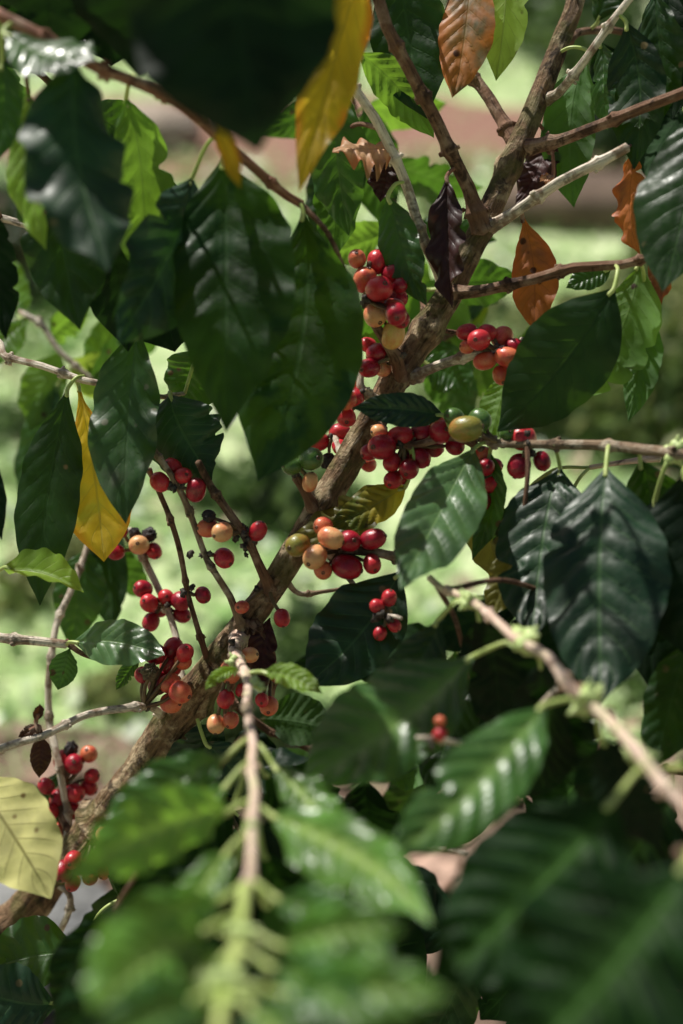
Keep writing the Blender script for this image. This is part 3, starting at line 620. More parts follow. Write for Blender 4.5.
B([(478, 448, .96, 6), (486, 470, .965, 6), (480, 500, .97, 5), (474, 520, .97, 4)], 'brown')
B([(240, 630, 1.0, 7), (228, 600, .985, 7), (206, 552, .975, 6.5), (180, 487, .965, 6.5), (150, 448, .96, 6)], 'twig')
B([(208, 664, 1.02, 6), (204, 650, 1.01, 6), (192, 605, 1.0, 5.5), (179, 545, .99, 6), (161, 497, .98, 5.5), (149, 470, .975, 5)], 'brown')
B([(272, 590, 1.0, 12), (265, 573, .985, 10), (252, 545, .975, 9), (236, 520, .97, 9), (212, 482, .965, 8), (200, 462, .96, 7)], 'brown')
B([(186, 700, 1.04, 8), (181, 678, 1.05, 7.5), (176, 634, 1.06, 7), (164, 599, 1.07, 7), (145, 560, 1.08, 7), (130, 530, 1.09, 5)], 'grey')
B([(184, 738, 1.06, 9), (166, 716, 1.04, 8), (143, 708, 1.0, 8), (125, 707, .99, 8), (90, 714, .98, 7.5), (46, 733, .96, 8), (0, 750, .95, 8), (-50, 775, .94, 7)], 'grey')
B([(285, 575, 1.0, 6), (300, 592, 1.02, 5), (325, 591, 1.03, 4), (345, 588, 1.04, 3)], 'twig')
B([(95, 835, 1.09, 9), (82, 835, 1.09, 8), (64, 826, 1.10, 7), (60, 800, 1.11, 6), (68, 770, 1.12, 5)], 'brown')
B([(90, 840, 1.09, 8), (78, 856, 1.08, 6), (72, 872, 1.08, 5)], 'brown')
B([(246, 622, 1.0, 8), (238, 660, 1.0, 8), (228, 700, 1.01, 7), (224, 722, 1.01, 5)], 'brown')
B([(255, 622, 1.0, 8), (270, 650, 1.0, 7), (272, 690, 1.01, 5), (268, 710, 1.01, 5)], 'brown')
# foreground drooping tip of the main shrub
fgb = [(238, 640, 1.0, 16), (236, 655, .96, 12), (243, 668, .90, 9), (247, 695, .84, 9), (252, 735, .78, 9.5), (256, 790, .71, 10), (250, 850, .65, 10.5), (245, 890, .61, 11)]
B(fgb, 'pink', label='pinkish young branch drooping toward the viewer', nodegap=.07)
B([(245, 888, .61, 11), (240, 935, .57, 12), (224, 1000, .52, 14), (216, 1050, .48, 13)], GREEN, label='soft green growing tip of the drooping branch', nodes=False)
M.buds([(222, 996, .53, 19), (243, 935, .57, 13), (262, 828, .67, 10), (268, 690, .86, 8), (232, 665, .93, 8)])
# ---- cherries
K = M.cherries
K((368, 300), .965, [(357, 259, 9, 'O'), (365, 280, 12, 'O'), (393, 274, 11, 'C'), (394, 308, 10, 'O'), (397, 299, 10, 'C'), (401, 319, 9, 'C'), (396, 314, 11, 'C'), (400, 286, 8, 'C'), (379, 289, 13, 'R'), (377, 262, 11, 'R'), (385, 295, 12, 'C'), (375, 315, 11.5, 'P'), (393, 335, 13, 'Y', 70)])
K((388, 350), .98, [(377, 353, 10, 'C'), (369, 368, 10, 'C'), (382, 368, 9, 'P'), (368, 345, 8, 'R')])
K((366, 392), .98, [(356, 397, 9, 'R'), (346, 400, 10, 'O'), (346, 417, 10, 'R'), (353, 386, 6, 'O')])
K((334, 437), 1.03, [(319, 442, 9.5, 'R'), (340, 433, 10, 'R'), (340, 447, 8, 'R'), (328, 461, 7, 'K')])
K((297, 466), .97, [(310, 482, 9, 'P', 75), (292, 466, 9.5, 'G'), (311, 459, 12, 'G')])
K((366, 470), 1.03, [(368, 464, 8, 'O')])
K((497, 350), .965, [(514, 347, 9, 'C'), (467, 347, 7, 'O'), (487, 333, 9, 'R'), (467, 332, 9.5, 'R', 10), (479, 340, 11, 'R'), (502, 337, 10.5, 'O'), (485, 361, 10.5, 'O', 10), (507, 357, 11, 'O', -10), (502, 375, 9.5, 'O')], label='cluster of pinkish orange cherries on a short pale twig')
K((405, 445), .975, [(379, 432, 8, 'P'), (438, 424, 8, 'O'), (420, 458, 10, 'C'), (382, 447, 13, 'C'), (400, 436, 12, 'R', 10), (422, 435, 12, 'C'), (441, 432, 11.5, 'C'), (409, 469, 10, 'C'), (407, 456, 11, 'C', 80), (455, 446, 9, 'C'), (433, 447, 10, 'C'), (392, 462, 9, 'R'), (370, 452, 9, 'C'), (393, 480, 9, 'R'), (402, 477, 7, 'R')], label='cluster of deep crimson cherries under the small horizontal leaf')
K((482, 474), .965, [(482, 455, 8.5, 'O'), (485, 467, 9.5, 'C'), (482, 501, 9, 'C'), (475, 513, 7, 'R'), (491, 484, 9.5, 'R', 30), (478, 470, 8, 'C'), (494, 466, 8, 'C'), (470, 498, 8, 'R'), (480, 489, 8.5, 'C')])
K((330, 553), .955, [(323, 570, 9.5, 'O'), (372, 564, 9.5, 'R'), (323, 526, 9.5, 'O'), (331, 538, 12, 'P', -20), (373, 539, 12, 'C', 15), (298, 545, 12, 'V'), (347, 567, 14, 'C', -15), (315, 557, 12, 'P'), (349, 541, 11.5, 'C')], label='cluster of crimson, peach and yellowish cherries under the yellowing leaf')
K((228, 540), .97, [(208, 528, 10, 'O'), (222, 532, 10, 'P'), (209, 516, 6, 'K')], blobby=7)
K((246, 540), .97, [(258, 531, 9.5, 'R', 60)], blobby=6)
K((212, 553), .975, [(224, 558, 10, 'R')])
K((184, 485), .965, [(183, 476, 9, 'R'), (173, 467, 9, 'R'), (160, 482, 9.5, 'R', 0), (196, 490, 11, 'C', 80)])
K((192, 590), 1.0, [(203, 595, 8, 'C')])
K((166, 604), 1.065, [(143, 589, 9, 'C'), (149, 603, 9, 'R'), (166, 597, 8, 'R'), (181, 601, 9.5, 'C'), (182, 615, 8.5, 'C'), (151, 622, 9, 'C'), (161, 607, 9.5, 'R')])
K((138, 548), 1.08, [(120, 530, 8, 'C'), (116, 552, 8, 'C'), (149, 535, 7, 'K'), (135, 534, 6, 'K'), (154, 551, 8, 'R'), (139, 545, 10, 'P')])
K((160, 690), 1.0, [(183, 661, 9, 'O'), (143, 675, 8.5, 'C'), (185, 653, 9, 'R'), (155, 654, 11, 'C'), (170, 683, 10, 'O'), (158, 683, 11, 'C'), (173, 648, 10, 'C'), (171, 665, 11.5, 'R'), (171, 703, 10.5, 'O'), (180, 692, 11, 'O'), (150, 672, 8.5, 'B')], label='crowded cluster of crimson and orange cherries with one dried brown cherry')
K((64, 790), 1.11, [(71, 749, 7, 'K'), (63, 760, 10, 'R'), (89, 754, 8.5, 'O'), (92, 776, 7.5, 'R'), (89, 787, 8.5, 'R'), (75, 793, 9.5, 'R'), (58, 799, 9, 'R'), (75, 811, 8, 'R'), (60, 831, 8, 'O'), (74, 764, 10, 'C')])
K((76, 862), 1.05, [(63, 871, 10, 'C'), (86, 867, 7.5, 'R'), (73, 860, 9, 'R'), (73, 883, 8, 'R')])
K((98, 860), 1.05, [(96, 862, 8, 'R'), (90, 877, 8, 'C'), (104, 872, 7, 'O')])
K((52, 800), 1.10, [(46, 786, 8, 'C'), (50, 812, 8.5, 'R'), (66, 845, 7, 'R')])
K((112, 838), 1.045, [(104, 835, 8, 'P'), (112, 846, 7, 'O'), (118, 836, 6, 'R')])
K((232, 690), .97, [(226, 699, 9, 'R'), (216, 724, 9, 'P'), (231, 720, 8, 'O'), (250, 655, 8, 'P'), (231, 671, 11.5, 'O'), (242, 690, 7, 'R')])
K((270, 690), .975, [(269, 706, 9.5, 'O'), (277, 676, 7, 'C'), (262, 700, 7, 'R')])
K((268, 612), .98, [(282, 618, 8.5, 'R'), (242, 607, 7, 'O')])
# ---- leaves of the main shrub
l = M.leaf
l((400, -50, 1.0), (427, 119, 1.0), 80, 'dark', bend=6, roll=10, label='large dark green leaf hanging at the top edge')
l((470, -35, 1.0), (452, 98, .98), 54, 'orangegreen', bend=-5, roll=15, wav=.03, label='orange brown leaf turning colour at the top')
l((508, -60, 1.0), (496, 81, .99), 48, 'lime', bend=-3, under=True, quilt=.0008, wav=.02, label='bright lime green leaf tip lit from behind')
l((357, 52, .99), (434, 138, 1.01), 44, 'bright', bend=-6, roll=20, fold=.3)
l((343, 88, 1.0), (349, 236, 1.02), 60, 'mid', bend=10, roll=25)
l((330, 150, 1.04), (332, 260, 1.04), 46, 'mid', bend=-6, roll=-25)
l((398, 149, .968), (332, 152, .955), 26, 'pinkdry', bend=5, roll=62, wav=.16, curl=.5, label='curled pinkish dry leaf with scalloped edge')
l((384, 150, .985), (380, 202, .99), 30, 'dried', bend=-3, wav=.2, roll=20, fold=.4, label='dark maroon shrivelled leaf scrap')
l((447, 176, .975), (452, 308, .96), 36, 'dried', bend=3, wav=.22, fold=.5, roll=20, twist=50, label='twisted dark brown dead leaf hanging by the trunk')
l((388, 196, .965), (427, 306, .95), 42, 'mid', bend=5, roll=22, pet=(404, 182, .97), fold=.2)
l((522, 214, .995), (534, 331, .985), 46, 'orange', bend=-5, roll=18, pe=1.35, label='orange brown dry leaf hanging below the pale branch')
l((545, 135, 1.03), (515, 204, 1.03), 36, 'dried', bend=-8, roll=30, wav=.15, label='dark maroon dead leaf behind the trunk')
l((553, 176, .99), (540, 181, .98), 9, 'pinkdry', wav=.2, roll=40)
l((586, 50, 1.015), (574, 208, 1.02), 54, 'mid', bend=9, roll=20, under=True)
l((600, 40, .99), (607, 130, .98), 26, 'mid', roll=45)
l((626, 22, .965), (634, 170, .96), 58, 'dark', bend=-9, roll=18)
l((655, -10, .97), (655, 130, .97), 46, 'dark', bend=-4, roll=35)
l((712, 92, .90), (662, 292, .88), 88, 'dark', bend=-4, roll=18, label='broad dark leaf at the right edge')
l((634, 150, .97), (640, 256, .965), 30, 'orange', roll=40, bend=8, wav=.14, label='narrow orange leaf curling beside the dark right hand leaf')
l((668, 250, .97), (650, 318, .965), 24, 'orange', roll=35, wav=.15)
l((640, 262, .955), (572, 398, .96), 66, 'bright', bend=-14, roll=12, under=True, label='bright green backlit leaf behind the broad dark one')
l((614, 288, .925), (497, 432, .935), 92, 'deepmatte', bend=-9, fold=.04, curl=.08, quilt=.0010, wav=.03, label='broad smooth dark leaf slanting in front of the bright leaf')
l((645, 310, .97), (628, 422, .965), 36, 'mid', bend=-4, roll=12, under=True)
l((612, 268, .965), (566, 288, .96), 26, 'mid', roll=20)
l((444, 416, .955), (352, 408, .935), 34, 'sheen', bend=3, roll=12, fold=.22, quilt=.0025, label='small dark glossy leaf held horizontally across the trunk')
l((402, 482, .99), (283, 546, .975), 44, 'olive', bend=-8, roll=20, wav=.12, fold=.25, pet=(410, 447, .97), label='olive curling leaf hooding the peach cherries')
l((406, 486, .98), (326, 528, .975), 36, 'yellowgreen', bend=-2, roll=10, pet=(412, 447, .97), label='yellowing leaf above the peach cherries')
l((508, 372, 1.06), (488, 448, 1.05), 34, 'bright', roll=10, under=True)
l((400, 572, .955), (303, 688, .935), 84, 'sheen', bend=-8, roll=14, quilt=.003, fold=.1, pet=(392, 556, .96), label='bluish dark ridged leaf below the yellowing leaf')
l((270, 618, 1.0), (262, 690, .985), 30, 'dried', roll=10, bend=4, wav=.15, label='curled black dead leaf against the trunk')
l((41, 735, .958), (39, 778, .955), 21, 'bronze', quilt=.0012, label='small dark bronze young leaf hanging from the thin left twig')
l((38, 726, .958), (18, 737, .955), 12, 'bronze', roll=25)
l((36, 722, .958), (40, 704, .955), 10, 'bronze', roll=30)
l((60, 770, 1.12), (42, 838, 1.12), 42, 'dark', roll=15)
l((110, 810, 1.10), (140, 760, 1.12), 24, 'mid', roll=20)
# leaves of the drooping foreground tip
def fg(base, tip, w, m, pet, bend=0, roll=0, label=None, q=.005):
    k = .25 + .35 * ((base[0] * 7 + base[1] * 3) % 10) / 10
    base = tuple(base[i] + (pet[i] - base[i]) * k for i in range(3)); w = w * 1.12
    return M.leaf(base, tip, w, m, bend=bend, roll=roll, fold=.28, curl=.3, quilt=q, wav=.13, pet=pet, label=label)
fg((200, 776, .74), (104, 838, .70), 58, 'freshdark', (252, 738, .78), 8, 15)
fg((218, 792, .72), (168, 862, .69), 34, 'fresh', (252, 762, .745), 8, 25)
fg((206, 822, .68), (62, 884, .58), 66, 'fresh', (253, 800, .70), 12, -15, 'large blurred leaf with a whitish sheen left of the drooping branch')
fg((214, 862, .64), (178, 950, .58), 38, 'fresh', (250, 835, .665), 6, 25)
fg((200, 930, .565), (92, 1012, .48), 70, 'fresh', (243, 920, .585), 10, 8, 'light green blurred leaf at the lower left of the drooping branch')
fg((180, 1002, .51), (92, 1062, .46), 70, 'freshdark', (224, 990, .53), 8, 10)
fg((296, 792, .74), (346, 872, .69), 42, 'fresh', (254, 742, .78), -8, -15)
fg((290, 826, .68), (432, 925, .58), 68, 'fresh', (254, 805, .70), -14, -12, 'large light green blurred leaf right of the drooping branch')
fg((292, 952, .555), (402, 930, .50), 56, 'fresh', (244, 930, .575), -10, -10)
fg((284, 975, .54), (372, 1030, .47), 62, 'freshdark', (238, 948, .56), -8, -5)
fg((322, 1000, .52), (450, 995, .46), 60, 'fresh', (226, 985, .53), -8, 0)
fg((214, 905, .60), (84, 965, .54), 56, 'fresh', (246, 885, .615), 8, 5)
fg((222, 960, .555), (150, 1050, .50), 52, 'fresh', (236, 945, .565), 6, 12)
fg((284, 905, .60), (392, 965, .54), 50, 'freshdark', (250, 880, .615), -8, 0)
fg((262, 1010, .51), (300, 1075, .47), 50, 'fresh', (224, 998, .52), -6, 0)
for q in [((236, 800, .80), (118, 905, .82), 100), ((238, 860, .74), (150, 1010, .76), 130), ((228, 930, .68), (50, 1035, .72), 120), ((262, 850, .74), (330, 985, .78), 104), ((262, 900, .70), (420, 1035, .76), 110), ((262, 770, .82), (352, 860, .86), 70), ((120, 900, .80), (70, 1040, .82), 90)]:
    l(q[0], q[1], q[2], 'ribbed', quilt=.005, fold=.2, curl=.2)
l((262, 672, .88), (322, 694, .86), 24, 'lime', bend=-6, roll=-30, fold=.3)
l((238, 668, .92), (205, 690, .905), 14, 'lime', bend=4, roll=30)

# ================================================================== LEFT SHRUB
Lx = (-.46, .80)
Ls = Shrub((Lx[0], Lx[1], 0), 'coffee shrub at the left with large dark hanging leaves and one yellow leaf')
tk = [(Lx[0], Lx[1], -.03, .019), (Lx[0] + .01, Lx[1] - .01, .5, .017), (Lx[0] + .0, Lx[1] - .02, 1.0, .014), (Lx[0] + .03, Lx[1] - .03, 1.45, .012), (Lx[0] + .02, Lx[1] - .03, 1.9, .008)]
Ls.branch([], 'trunk', 'trunk', world=tk, ns=16, nodegap=.12)
def off(z): return [(Lx[0] + .012, Lx[1] - .02, z, .0055)]
def zof(x, y, d): return float(P(x, y, d)[2])
Q = Ls.branch
Q([(-60, -10, .80, 13), (10, 22, .80, 13), (60, 47, .80, 12), (90, 62, .81, 12), (145, 85, .83, 11.5), (185, 108, .85, 11), (232, 147, .88, 10), (275, 186, .90, 9.5), (300, 205, .91, 9)], 'red', world=off(1.50), label='reddish brown young branch')
Q([(-60, -70, .80, 12), (80, -105, .78, 12), (220, -110, .76, 11), (320, -90, .80, 10), (380, -60, .84, 9)], 'red', world=off(1.72))
Q([(-50, 205, .97, 8), (0, 215, .97, 7.5), (31, 224, .97, 6.5)], 'grey', world=off(1.30))
Q([(-40, 345, 1.0, 8), (5, 358, 1.0, 7), (50, 370, .995, 7), (92, 381, .99, 7), (140, 392, 1.0, 6), (185, 392, 1.0, 4)], 'grey', world=off(1.14))
Q([(-60, 630, 1.0, 11), (0, 636, 1.0, 10), (30, 638, 1.0, 9.5), (60, 642, 1.0, 9), (67, 644, 1.0, 8)], 'grey', world=off(.84))
Q([(64, 643, 1.0, 5), (85, 656, 1.0, 4.5), (112, 662, 1.0, 4), (142, 661, 1.0, 3.5)], 'brown')
Q([(64, 930, 1.10, 7), (53, 876, 1.10, 7), (68, 822, 1.10, 7), (59, 768, 1.10, 7), (50, 716, 1.11, 7), (50, 663, 1.11, 7), (56, 628, 1.12, 7), (70, 594, 1.13, 6.5), (86, 550, 1.15, 6), (100, 500, 1.17, 5)], 'grey', world=[(Lx[0] + .015, Lx[1] - .01, .25, .005), (-.36, .9, .45, .005)])
Q([(-40, 300, 1.25, 7), (30, 318, 1.25, 6), (60, 350, 1.25, 6), (90, 380, 1.25, 5)], 'grey', world=off(1.2))
l = Ls.leaf
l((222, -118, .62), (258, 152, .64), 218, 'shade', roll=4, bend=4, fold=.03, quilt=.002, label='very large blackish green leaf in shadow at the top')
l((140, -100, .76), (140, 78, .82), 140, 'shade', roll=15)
l((372, -60, .86), (299, 192, .83), 56, 'yellow', bend=2, roll=-8, wav=.12, fold=.15, quilt=.002, twist=50, label='bright yellow orange leaf hanging beside the huge dark one')
l((212, 124, .78), (240, 188, .77), 20, 'yellow', bend=-3, roll=30, pet=(205, 122, .86), label='small narrow yellow leaf tip')
l((4, 34, .79), (96, 60, .76), 44, 'satin', bend=4, roll=-55, curl=.2)
l((74, 52, .79), (108, 272, .74), 102, 'sheen', bend=10, roll=-22, wav=.10, quilt=.0015, curl=.3, fold=.05, label='wavy blurred leaf with white highlights hanging at the top left')
l((28, 92, .86), (46, 250, .85), 44, 'lime', bend=8, roll=30, wav=.13, pet=(20, 26, .8))
l((50, 140, .90), (80, 330, .90), 90, 'dark', bend=6, roll=10)
l((2, 60, .82), (-10, 170, .82), 40, 'mid', bend=-6, roll=20)
l((126, 98, .89), (142, 295, .92), 62, 'bright', bend=-10, roll=-18, wav=.08, pet=(140, 86, .84), label='backlit green leaf under the reddish branch')
l((192, 178, .895), (118, 345, .83), 84, 'sheen', bend=-10, roll=-30, quilt=.003, wav=.10, pet=(215, 136, .87), label='bluish shiny crumpled leaf left of the big centre leaf')
l((222, 160, .875), (226, 432, .845), 122, 'deep', bend=-2, roll=8, quilt=.004, wav=.06, pet=(232, 148, .88), label='big dark oval leaf hanging in the upper centre')
l((303, 212, .905), (258, 481, .885), 128, 'deep', bend=-20, roll=6, quilt=.005, wav=.05, fold=.05, pet=(298, 203, .91), label='big dark ridged leaf with a pointed tip beside the trunk cherries')
l((170, 395, .985), (212, 480, .97), 80, 'sheen', bend=6, roll=16, quilt=.0012, curl=.3, label='rounded dark leaf with a light sheen above the cherry twigs')
l((138, 322, .965), (126, 524, .945), 68, 'dusty', bend=5, roll=14, wav=.10, quilt=.0018, label='dusty semi glossy leaf beside the yellow leaf')
l((68, 388, .985), (40, 606, .975), 62, 'dark', bend=7, roll=10, quilt=.0014, wav=.025, fold=.1, pet=(84, 376, .99), label='dark oval leaf with pale midrib at the left')
l((78, 384, 1.01), (104, 562, .985), 68, 'yellowlit', bend=-3, roll=0, wav=.10, pe=1.6, label='yellow leaf hanging behind two green leaves')
l((3, 568, .97), (84, 592, .95), 30, 'lime', bend=-5, roll=-40, fold=.6, curl=-.1, wav=.07, quilt=.0004, label='folded lime green leaf with a brown spot')
l((72, 642, .99), (165, 655, .955), 46, 'satin', bend=-6, roll=-15, quilt=.0018, label='pale glossy green leaf pointing right')
l((70, 648, 1.0), (58, 690, 1.0), 28, 'mid', roll=15, under=True)
l((140, 655, 1.02), (116, 690, 1.03), 16, 'mid')
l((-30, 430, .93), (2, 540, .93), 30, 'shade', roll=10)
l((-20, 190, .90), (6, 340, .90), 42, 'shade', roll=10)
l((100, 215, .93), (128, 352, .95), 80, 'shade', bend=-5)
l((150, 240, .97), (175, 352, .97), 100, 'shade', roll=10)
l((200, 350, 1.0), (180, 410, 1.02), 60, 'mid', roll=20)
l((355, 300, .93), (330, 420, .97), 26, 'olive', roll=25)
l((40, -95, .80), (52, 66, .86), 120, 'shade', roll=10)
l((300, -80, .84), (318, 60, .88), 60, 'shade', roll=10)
l((100, 500, 1.17), (112, 632, 1.15), 44, 'dark', roll=20)
l((86, 550, 1.15), (70, 648, 1.15), 50, 'mid', roll=10)
l((90, 540, 1.16), (150, 600, 1.2), 36, 'mid', roll=30)
# background light sprays
l((30, 318, 1.25), (-10, 372, 1.22), 34, 'bright', roll=20, bend=8)
l((50, 340, 1.25), (90, 300, 1.3), 30, 'bright', roll=30)
l((60, 350, 1.25), (30, 430, 1.25), 44, 'bright', roll=15, under=True)
l((70, 360, 1.25), (128, 400, 1.28), 44, 'lime', roll=30)
l((88, 378, 1.25), (120, 310, 1.3), 36, 'bright', roll=20)
l((20, 320, 1.25), (4, 250, 1.3), 34, 'bright', roll=25)
l((60, 380, 1.25), (20, 500, 1.25), 40, 'mid', roll=30)
l((90, 380, 1.25), (170, 320, 1.28), 40, 'mid', roll=30)
# lower left leaves
Q([(-60, 790, .93, 8), (-30, 775, .93, 7)], 'grey', world=off(.73))
l((-34, 772, .93), (51, 899, .89), 86, 'pale', bend=-5, roll=10, quilt=.0012, wav=.04, under=True, label='pale yellow leaf with brown veins at the left edge')
Q([(-40, 1040, .98, 9), (40, 1010, .98, 8), (62, 990, .99, 7), (84, 952, 1.0, 6)], 'brown', world=off(.45))
l((80, 955, 1.0), (-12, 968, .99), 72, 'mid', bend=6, roll=12, quilt=.0015, label='rounded green leaf with pale midrib at the lower left')
l((58, 1004, .97), (-40, 985, .95), 78, 'sheen', bend=-6, roll=-12, quilt=.002)
l((84, 952, 1.0), (130, 1050, 1.0), 66, 'dark', roll=15)
l((120, 900, 1.0), (175, 1010, .98), 84, 'shade', roll=15, pet=(84, 952, 1.0))

# ================================================================== RIGHT SHRUB
Rx = (.47, .70)
Rs = Shrub((Rx[0], Rx[1], 0), 'coffee shrub at the right with ridged glossy leaves on a pinkish slanting branch')
Rs.branch([], 'trunk', 'trunk', world=[(Rx[0], Rx[1], -.03, .019), (Rx[0] - .01, Rx[1], .5, .017), (Rx[0], Rx[1] + .01, 1.0, .014), (Rx[0] - .02, Rx[1], 1.6, .009)], ns=16, nodegap=.12)
def offr(z): return [(Rx[0] - .012, Rx[1] + .01, z, .0055)]
Q = Rs.branch
Q([(800, 470, .85, 13), (720, 462, .86, 12.5), (670, 453, .88, 12), (609, 444, .91, 10.5), (553, 444, .93, 9), (500, 444, .945, 8), (486, 442, .95, 7)], 'twig', world=offr(1.16))
Q([(780, 900, .62, 14), (712, 835, .64, 14), (650, 768, .67, 13), (597, 711, .72, 11.5), (527, 645, .78, 10), (470, 601, .84, 8), (430, 577, .88, 7)], 'pink', world=offr(.78), label='pinkish slanting branch with pale bud clusters')
Q([(660, 458, 1.0, 6), (620, 462, 1.0, 5), (590, 467, 1.0, 5)], 'pink')
Q([(800, 900, .60, 13), (720, 880, .58, 12), (690, 862, .57, 11), (680, 850, .57, 8)], 'red', world=offr(.90))
Rs.buds([(534, 645, .79, 15), (527, 660, .79, 9), (598, 702, .735, 16), (583, 712, .73, 8), (646, 776, .69, 13), (468, 604, .84, 9), (478, 598, .845, 7), (676, 452, .88, 11), (552, 442, .93, 4)])
K = Rs.cherries
K((500, 442), .945, [(454, 417, 9.5, 'G'), (480, 420, 11, 'G'), (508, 434, 8.5, 'G'), (466, 429, 15, 'V', 8)], label='green and olive unripe cherries at the leafy twig tip')
K((530, 448), .945, [(523, 438, 12.5, 'R', 0), (519, 466, 11.5, 'C'), (542, 461, 9, 'C')])
l = Rs.leaf
l((474, 449, .945), (400, 590, .83), 74, 'satin', bend=2, roll=10, quilt=.0036, fold=.15, pet=(488, 443, .95), label='glossy ridged light green leaf in the centre')
l((490, 452, .96), (472, 560, .965), 30, 'mid', roll=30, bend=-8)
l((560, 468, .94), (532, 640, .88), 92, 'sheen', bend=6, roll=12, quilt=.0045, twist=-10, fold=.05, pet=(552, 446, .93), label='ridged dark leaf with bright sheen half hidden behind its neighbour')
l((606, 468, .885), (600, 706, .815), 124, 'sheen', bend=4, roll=8, quilt=.0055, fold=.02, wav=.06, pet=(609, 446, .91), label='largest ridged dark glossy leaf hanging at the right')
l((640, 460, .90), (655, 600, .92), 60, 'dark', roll=25, bend=-6)
l((684, 470, .86), (690, 660, .86), 110, 'shade', roll=10)
l((655, 500, .89), (650, 690, .90), 90, 'shade', roll=10)
l((474, 656, .805), (300, 786, .76), 104, 'freshdark', bend=-6, roll=20, quilt=.0045, fold=.1, pet=(525, 645, .79), label='ridged dark leaf reaching left from the slanting branch')
l((440, 618, .86), (372, 720, .86), 56, 'dark', bend=-6, roll=20, pet=(466, 601, .84))
l((545, 705, .72), (384, 860, .64), 80, 'freshdark', bend=-10, roll=16, quilt=.004, fold=.15, pet=(592, 708, .73), label='blurred mid green leaf below the slanting branch')
l((614, 800, .64), (428, 985, .60), 150, 'ribbed', bend=-10, roll=12, quilt=.006, fold=.1, pet=(642, 773, .69), label='huge dark blurred leaf at the lower right')
l((690, 862, .54), (505, 1070, .50), 205, 'ribbed', bend=-14, roll=10, quilt=.007, wav=.12, label='huge out of focus green leaf in the lower right corner')
l((560, 850, .60), (690, 880, .56), 50, 'fresh', bend=-4, roll=-10, fold=.3, quilt=.005, pet=(648, 770, .67), attach=False) if False else None
l((672, 768, .69), (780, 740, .70), 60, 'mid', roll=20, pet=(650, 768, .69))
l((600, 735, .74), (660, 850, .74), 60, 'shade', roll=20, pet=(600, 712, .73))
l((478, 612, .84), (500, 740, .87), 80, 'shade', roll=20, bend=-6)
l((540, 660, .80), (560, 780, .84), 80, 'shade', roll=25, pet=(527, 645, .79))
l((520, 540, .93), (486, 622, .93), 34, 'olive', roll=20, wav=.1, label='brownish olive leaf between the ridged leaf and the pink branch')
l((560, 600, .92), (575, 700, .92), 70, 'shade')

def sprig(sh, pts, pairs, mats, L, W, seed, bmat='brown', down=.75, world=None, under=.3, depthj=.03):
    rs = np.random.RandomState(seed); sh.branch(pts, bmat, world=world)
    A = catmull(np.array(pts, float), 12)
    for k in range(pairs):
        i = int((k + .7) / pairs * (len(A) - 1)); x, y, d = A[i, :3]; tx, ty = A[min(i + 1, len(A) - 1), :2] - A[max(i - 1, 0), :2]; tl_ = math.hypot(tx, ty) + 1e-6; tx /= tl_; ty /= tl_
        for s in (-1, 1):
            dx, dy = -ty * s + tx * .5 + rs.randn() * .15, tx * s + ty * .5 + down + rs.randn() * .15; q = math.hypot(dx, dy); dx /= q; dy /= q
            ll = L * rs.uniform(.75, 1.2)
            sh.leaf((x + dx * 9, y + dy * 9, d + rs.uniform(-.01, .01)), (x + dx * ll, y + dy * ll, d + rs.uniform(-depthj, depthj) * 2), W * rs.uniform(.8, 1.2), mats[rs.randint(len(mats))], roll=rs.uniform(-45, 45), bend=rs.uniform(-8, 8), under=rs.rand() < under, wav=rs.uniform(.04, .1))
# dark foliage of the shrubs behind the main stem
sprig(Rs, [(760, 640, 1.05, 9), (640, 610, 1.08, 8), (540, 600, 1.12, 7), (450, 640, 1.15, 6), (400, 660, 1.16, 5)], 5, ['dark', 'shade', 'mid', 'shade'], 120, 54, 1, world=offr(.95))
sprig(Rs, [(760, 800, 1.0, 9), (600, 760, 1.08, 8), (500, 745, 1.15, 7), (420, 735, 1.2, 6)], 4, ['shade', 'dark', 'mid'], 105, 46, 2, world=offr(.80))
sprig(Rs, [(760, 1000, .95, 9), (560, 960, 1.0, 8), (420, 940, 1.05, 7), (330, 930, 1.08, 6)], 5, ['shade', 'dark'], 130, 66, 3, world=offr(.60))
sprig(M, [(150, 790, 1.08, 9), (230, 800, 1.1, 8), (310, 830, 1.12, 7), (360, 880, 1.12, 6)], 4, ['dark', 'shade', 'mid'], 120, 60, 4)
sprig(M, [(215, 690, 1.05, 9), (270, 730, 1.08, 7), (330, 760, 1.1, 6), (380, 770, 1.12, 5)], 3, ['dark', 'mid', 'shade'], 100, 50, 5)
sprig(M, [(110, 850, 1.12, 9), (160, 900, 1.1, 8), (220, 960, 1.08, 7), (270, 1000, 1.08, 5)], 4, ['shade', 'dark'], 120, 62, 6)
sprig(M, [(430, 330, 1.04, 7), (410, 250, 1.15, 6), (375, 160, 1.2, 5), (350, 90, 1.22, 4)], 4, ['bright', 'mid', 'mid'], 95, 40, 7, under=.6)
sprig(M, [(395, 385, 1.03, 7), (430, 345, 1.15, 6), (480, 330, 1.22, 5), (520, 345, 1.25, 4)], 3, ['bright', 'mid'], 85, 38, 8, under=.6)
sprig(M, [(560, 45, 1.05, 8), (610, 30, 1.1, 7), (670, 60, 1.12, 6), (700, 120, 1.12, 5)], 3, ['shade', 'dark'], 110, 50, 9)
sprig(Ls, [(-60, 40, 1.0, 8), (20, 60, 1.0, 7), (90, 130, 1.0, 6), (120, 200, 1.0, 5)], 3, ['shade', 'dark', 'mid'], 110, 52, 10, world=off(1.42))
sprig(Ls, [(-60, -30, .95, 8), (60, -20, .95, 7), (180, -10, .95, 6), (280, 0, .95, 5)], 4, ['shade', 'dark'], 90, 60, 11, world=off(1.6))
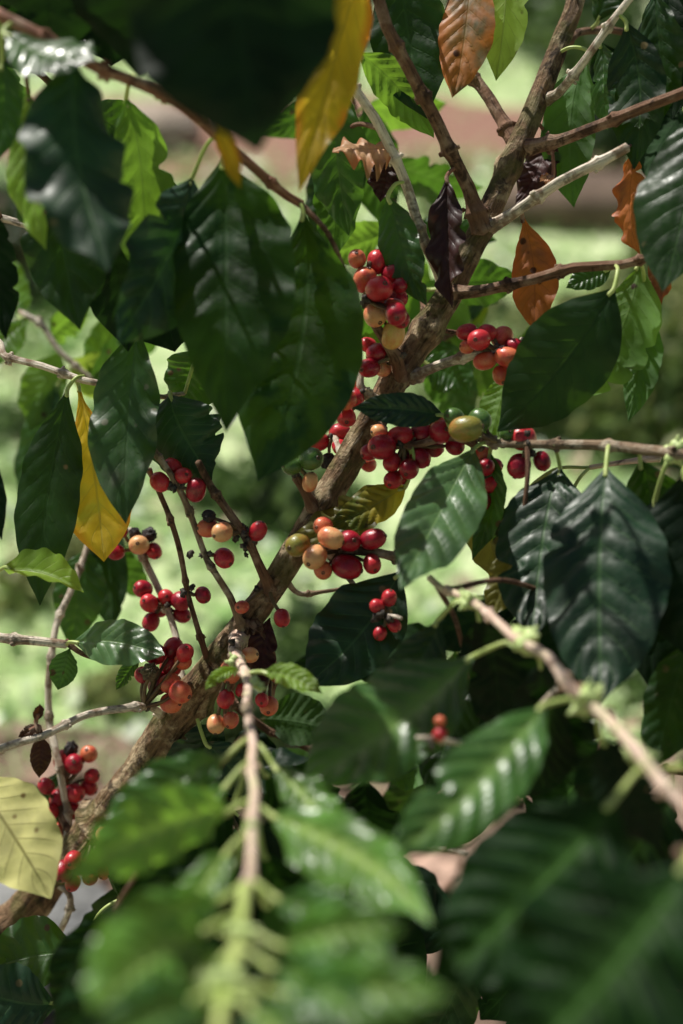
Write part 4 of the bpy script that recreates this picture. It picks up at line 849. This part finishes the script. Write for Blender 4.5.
# stretched twigs with a few cherries, deep behind
M.branch([(300, 790, 1.12, 6), (355, 805, 1.25, 6), (392, 826, 1.25, 6), (430, 845, 1.26, 6), (468, 856, 1.27, 5)], 'grey')
M.cherries((388, 828), 1.25, [(389, 836, 7.5, 'R')]); M.cherries((358, 812), 1.25, [(353, 822, 6.5, 'R')])
Rs.branch([(560, 690, .80, 5), (500, 740, .80, 5), (462, 745, .78, 5), (436, 742, .775, 5), (418, 740, .775, 4)], 'grey')
Rs.cherries((438, 741), .77, [(440, 734, 7, 'R'), (440, 721, 5.5, 'O')])
M.branch([(345, 570, .99, 5), (372, 608, .955, 5), (402, 618, .93, 4)], 'grey')
M.cherries((385, 613), .94, [(377, 606, 7, 'R'), (389, 598, 8, 'R'), (394, 625, 7, 'R'), (380, 633, 7, 'R')])
sprig(M, [(200, 760, 1.05, 8), (250, 850, 1.02, 7), (300, 920, .98, 6), (330, 980, .96, 5)], 4, ['shade', 'dark', 'shade'], 110, 66, 21)
sprig(M, [(150, 800, 1.05, 8), (170, 880, 1.0, 7), (190, 960, .95, 6), (200, 1010, .93, 5)], 3, ['shade', 'shade', 'dark'], 110, 70, 22)
sprig(Rs, [(760, 880, .85, 8), (690, 850, .85, 7), (640, 850, .85, 6), (600, 870, .86, 5)], 3, ['shade', 'shade'], 110, 80, 23, world=offr(.75))

l = Rs.leaf
l((646, 800, .80), (660, 930, .80), 90, 'ribbed', roll=10, pet=(650, 770, .67))
l((560, 690, .80), (520, 800, .86), 70, 'ribbed', roll=20, pet=(597, 711, .72))
l((620, 740, .78), (610, 830, .80), 70, 'ribbed', roll=10, pet=(600, 714, .72))
l((330, 905, .95), (420, 1010, .95), 100, 'ribbed', roll=10)
l((560, 930, .95), (480, 1020, .95), 100, 'ribbed', roll=10)

l((604, 742, .86), (536, 836, .88), 96, 'ribbed', roll=10)
l((672, 800, .78), (600, 900, .80), 100, 'ribbed', roll=10, pet=(652, 772, .67))
M.leaf((668, -30, 1.0), (672, 120, 1.0), 70, 'shade', roll=10)
l((560, 520, 1.0), (540, 610, 1.02), 60, 'dark', roll=15)
l((470, 470, 1.02), (505, 590, 1.03), 46, 'olive', roll=15, wav=.12)
l((516, 500, 1.02), (512, 580, 1.03), 44, 'dark', roll=-15)
l = M.leaf
l((455, 262, 1.18), (430, 392, 1.2), 62, 'bright', roll=15, under=True, bend=6)
l((400, 225, 1.18), (418, 350, 1.2), 54, 'bright', roll=-15, under=True)
l((500, 335, 1.2), (525, 440, 1.2), 50, 'bright', roll=15, under=True)
l((352, 120, 1.16), (318, 250, 1.18), 56, 'dark', roll=15)
l((366, 100, 1.16), (386, 230, 1.18), 50, 'mid', roll=-15)
l((430, 335, 1.16), (470, 430, 1.18), 52, 'mid', roll=-15)
l((480, 330, 1.2), (440, 250, 1.24), 40, 'lime', roll=15)
l((205, 742, 1.02), (262, 800, 1.03), 46, 'sheen', roll=15)
l((222, 722, 1.02), (170, 800, 1.05), 50, 'sheen', roll=-15)

l = Rs.leaf
l((590, 770, .84), (640, 860, .84), 80, 'ribbed', roll=10)
l((470, 690, .92), (430, 800, .90), 54, 'dark', roll=18, bend=6)
l((690, 640, .88), (650, 770, .88), 60, 'dark', roll=18)
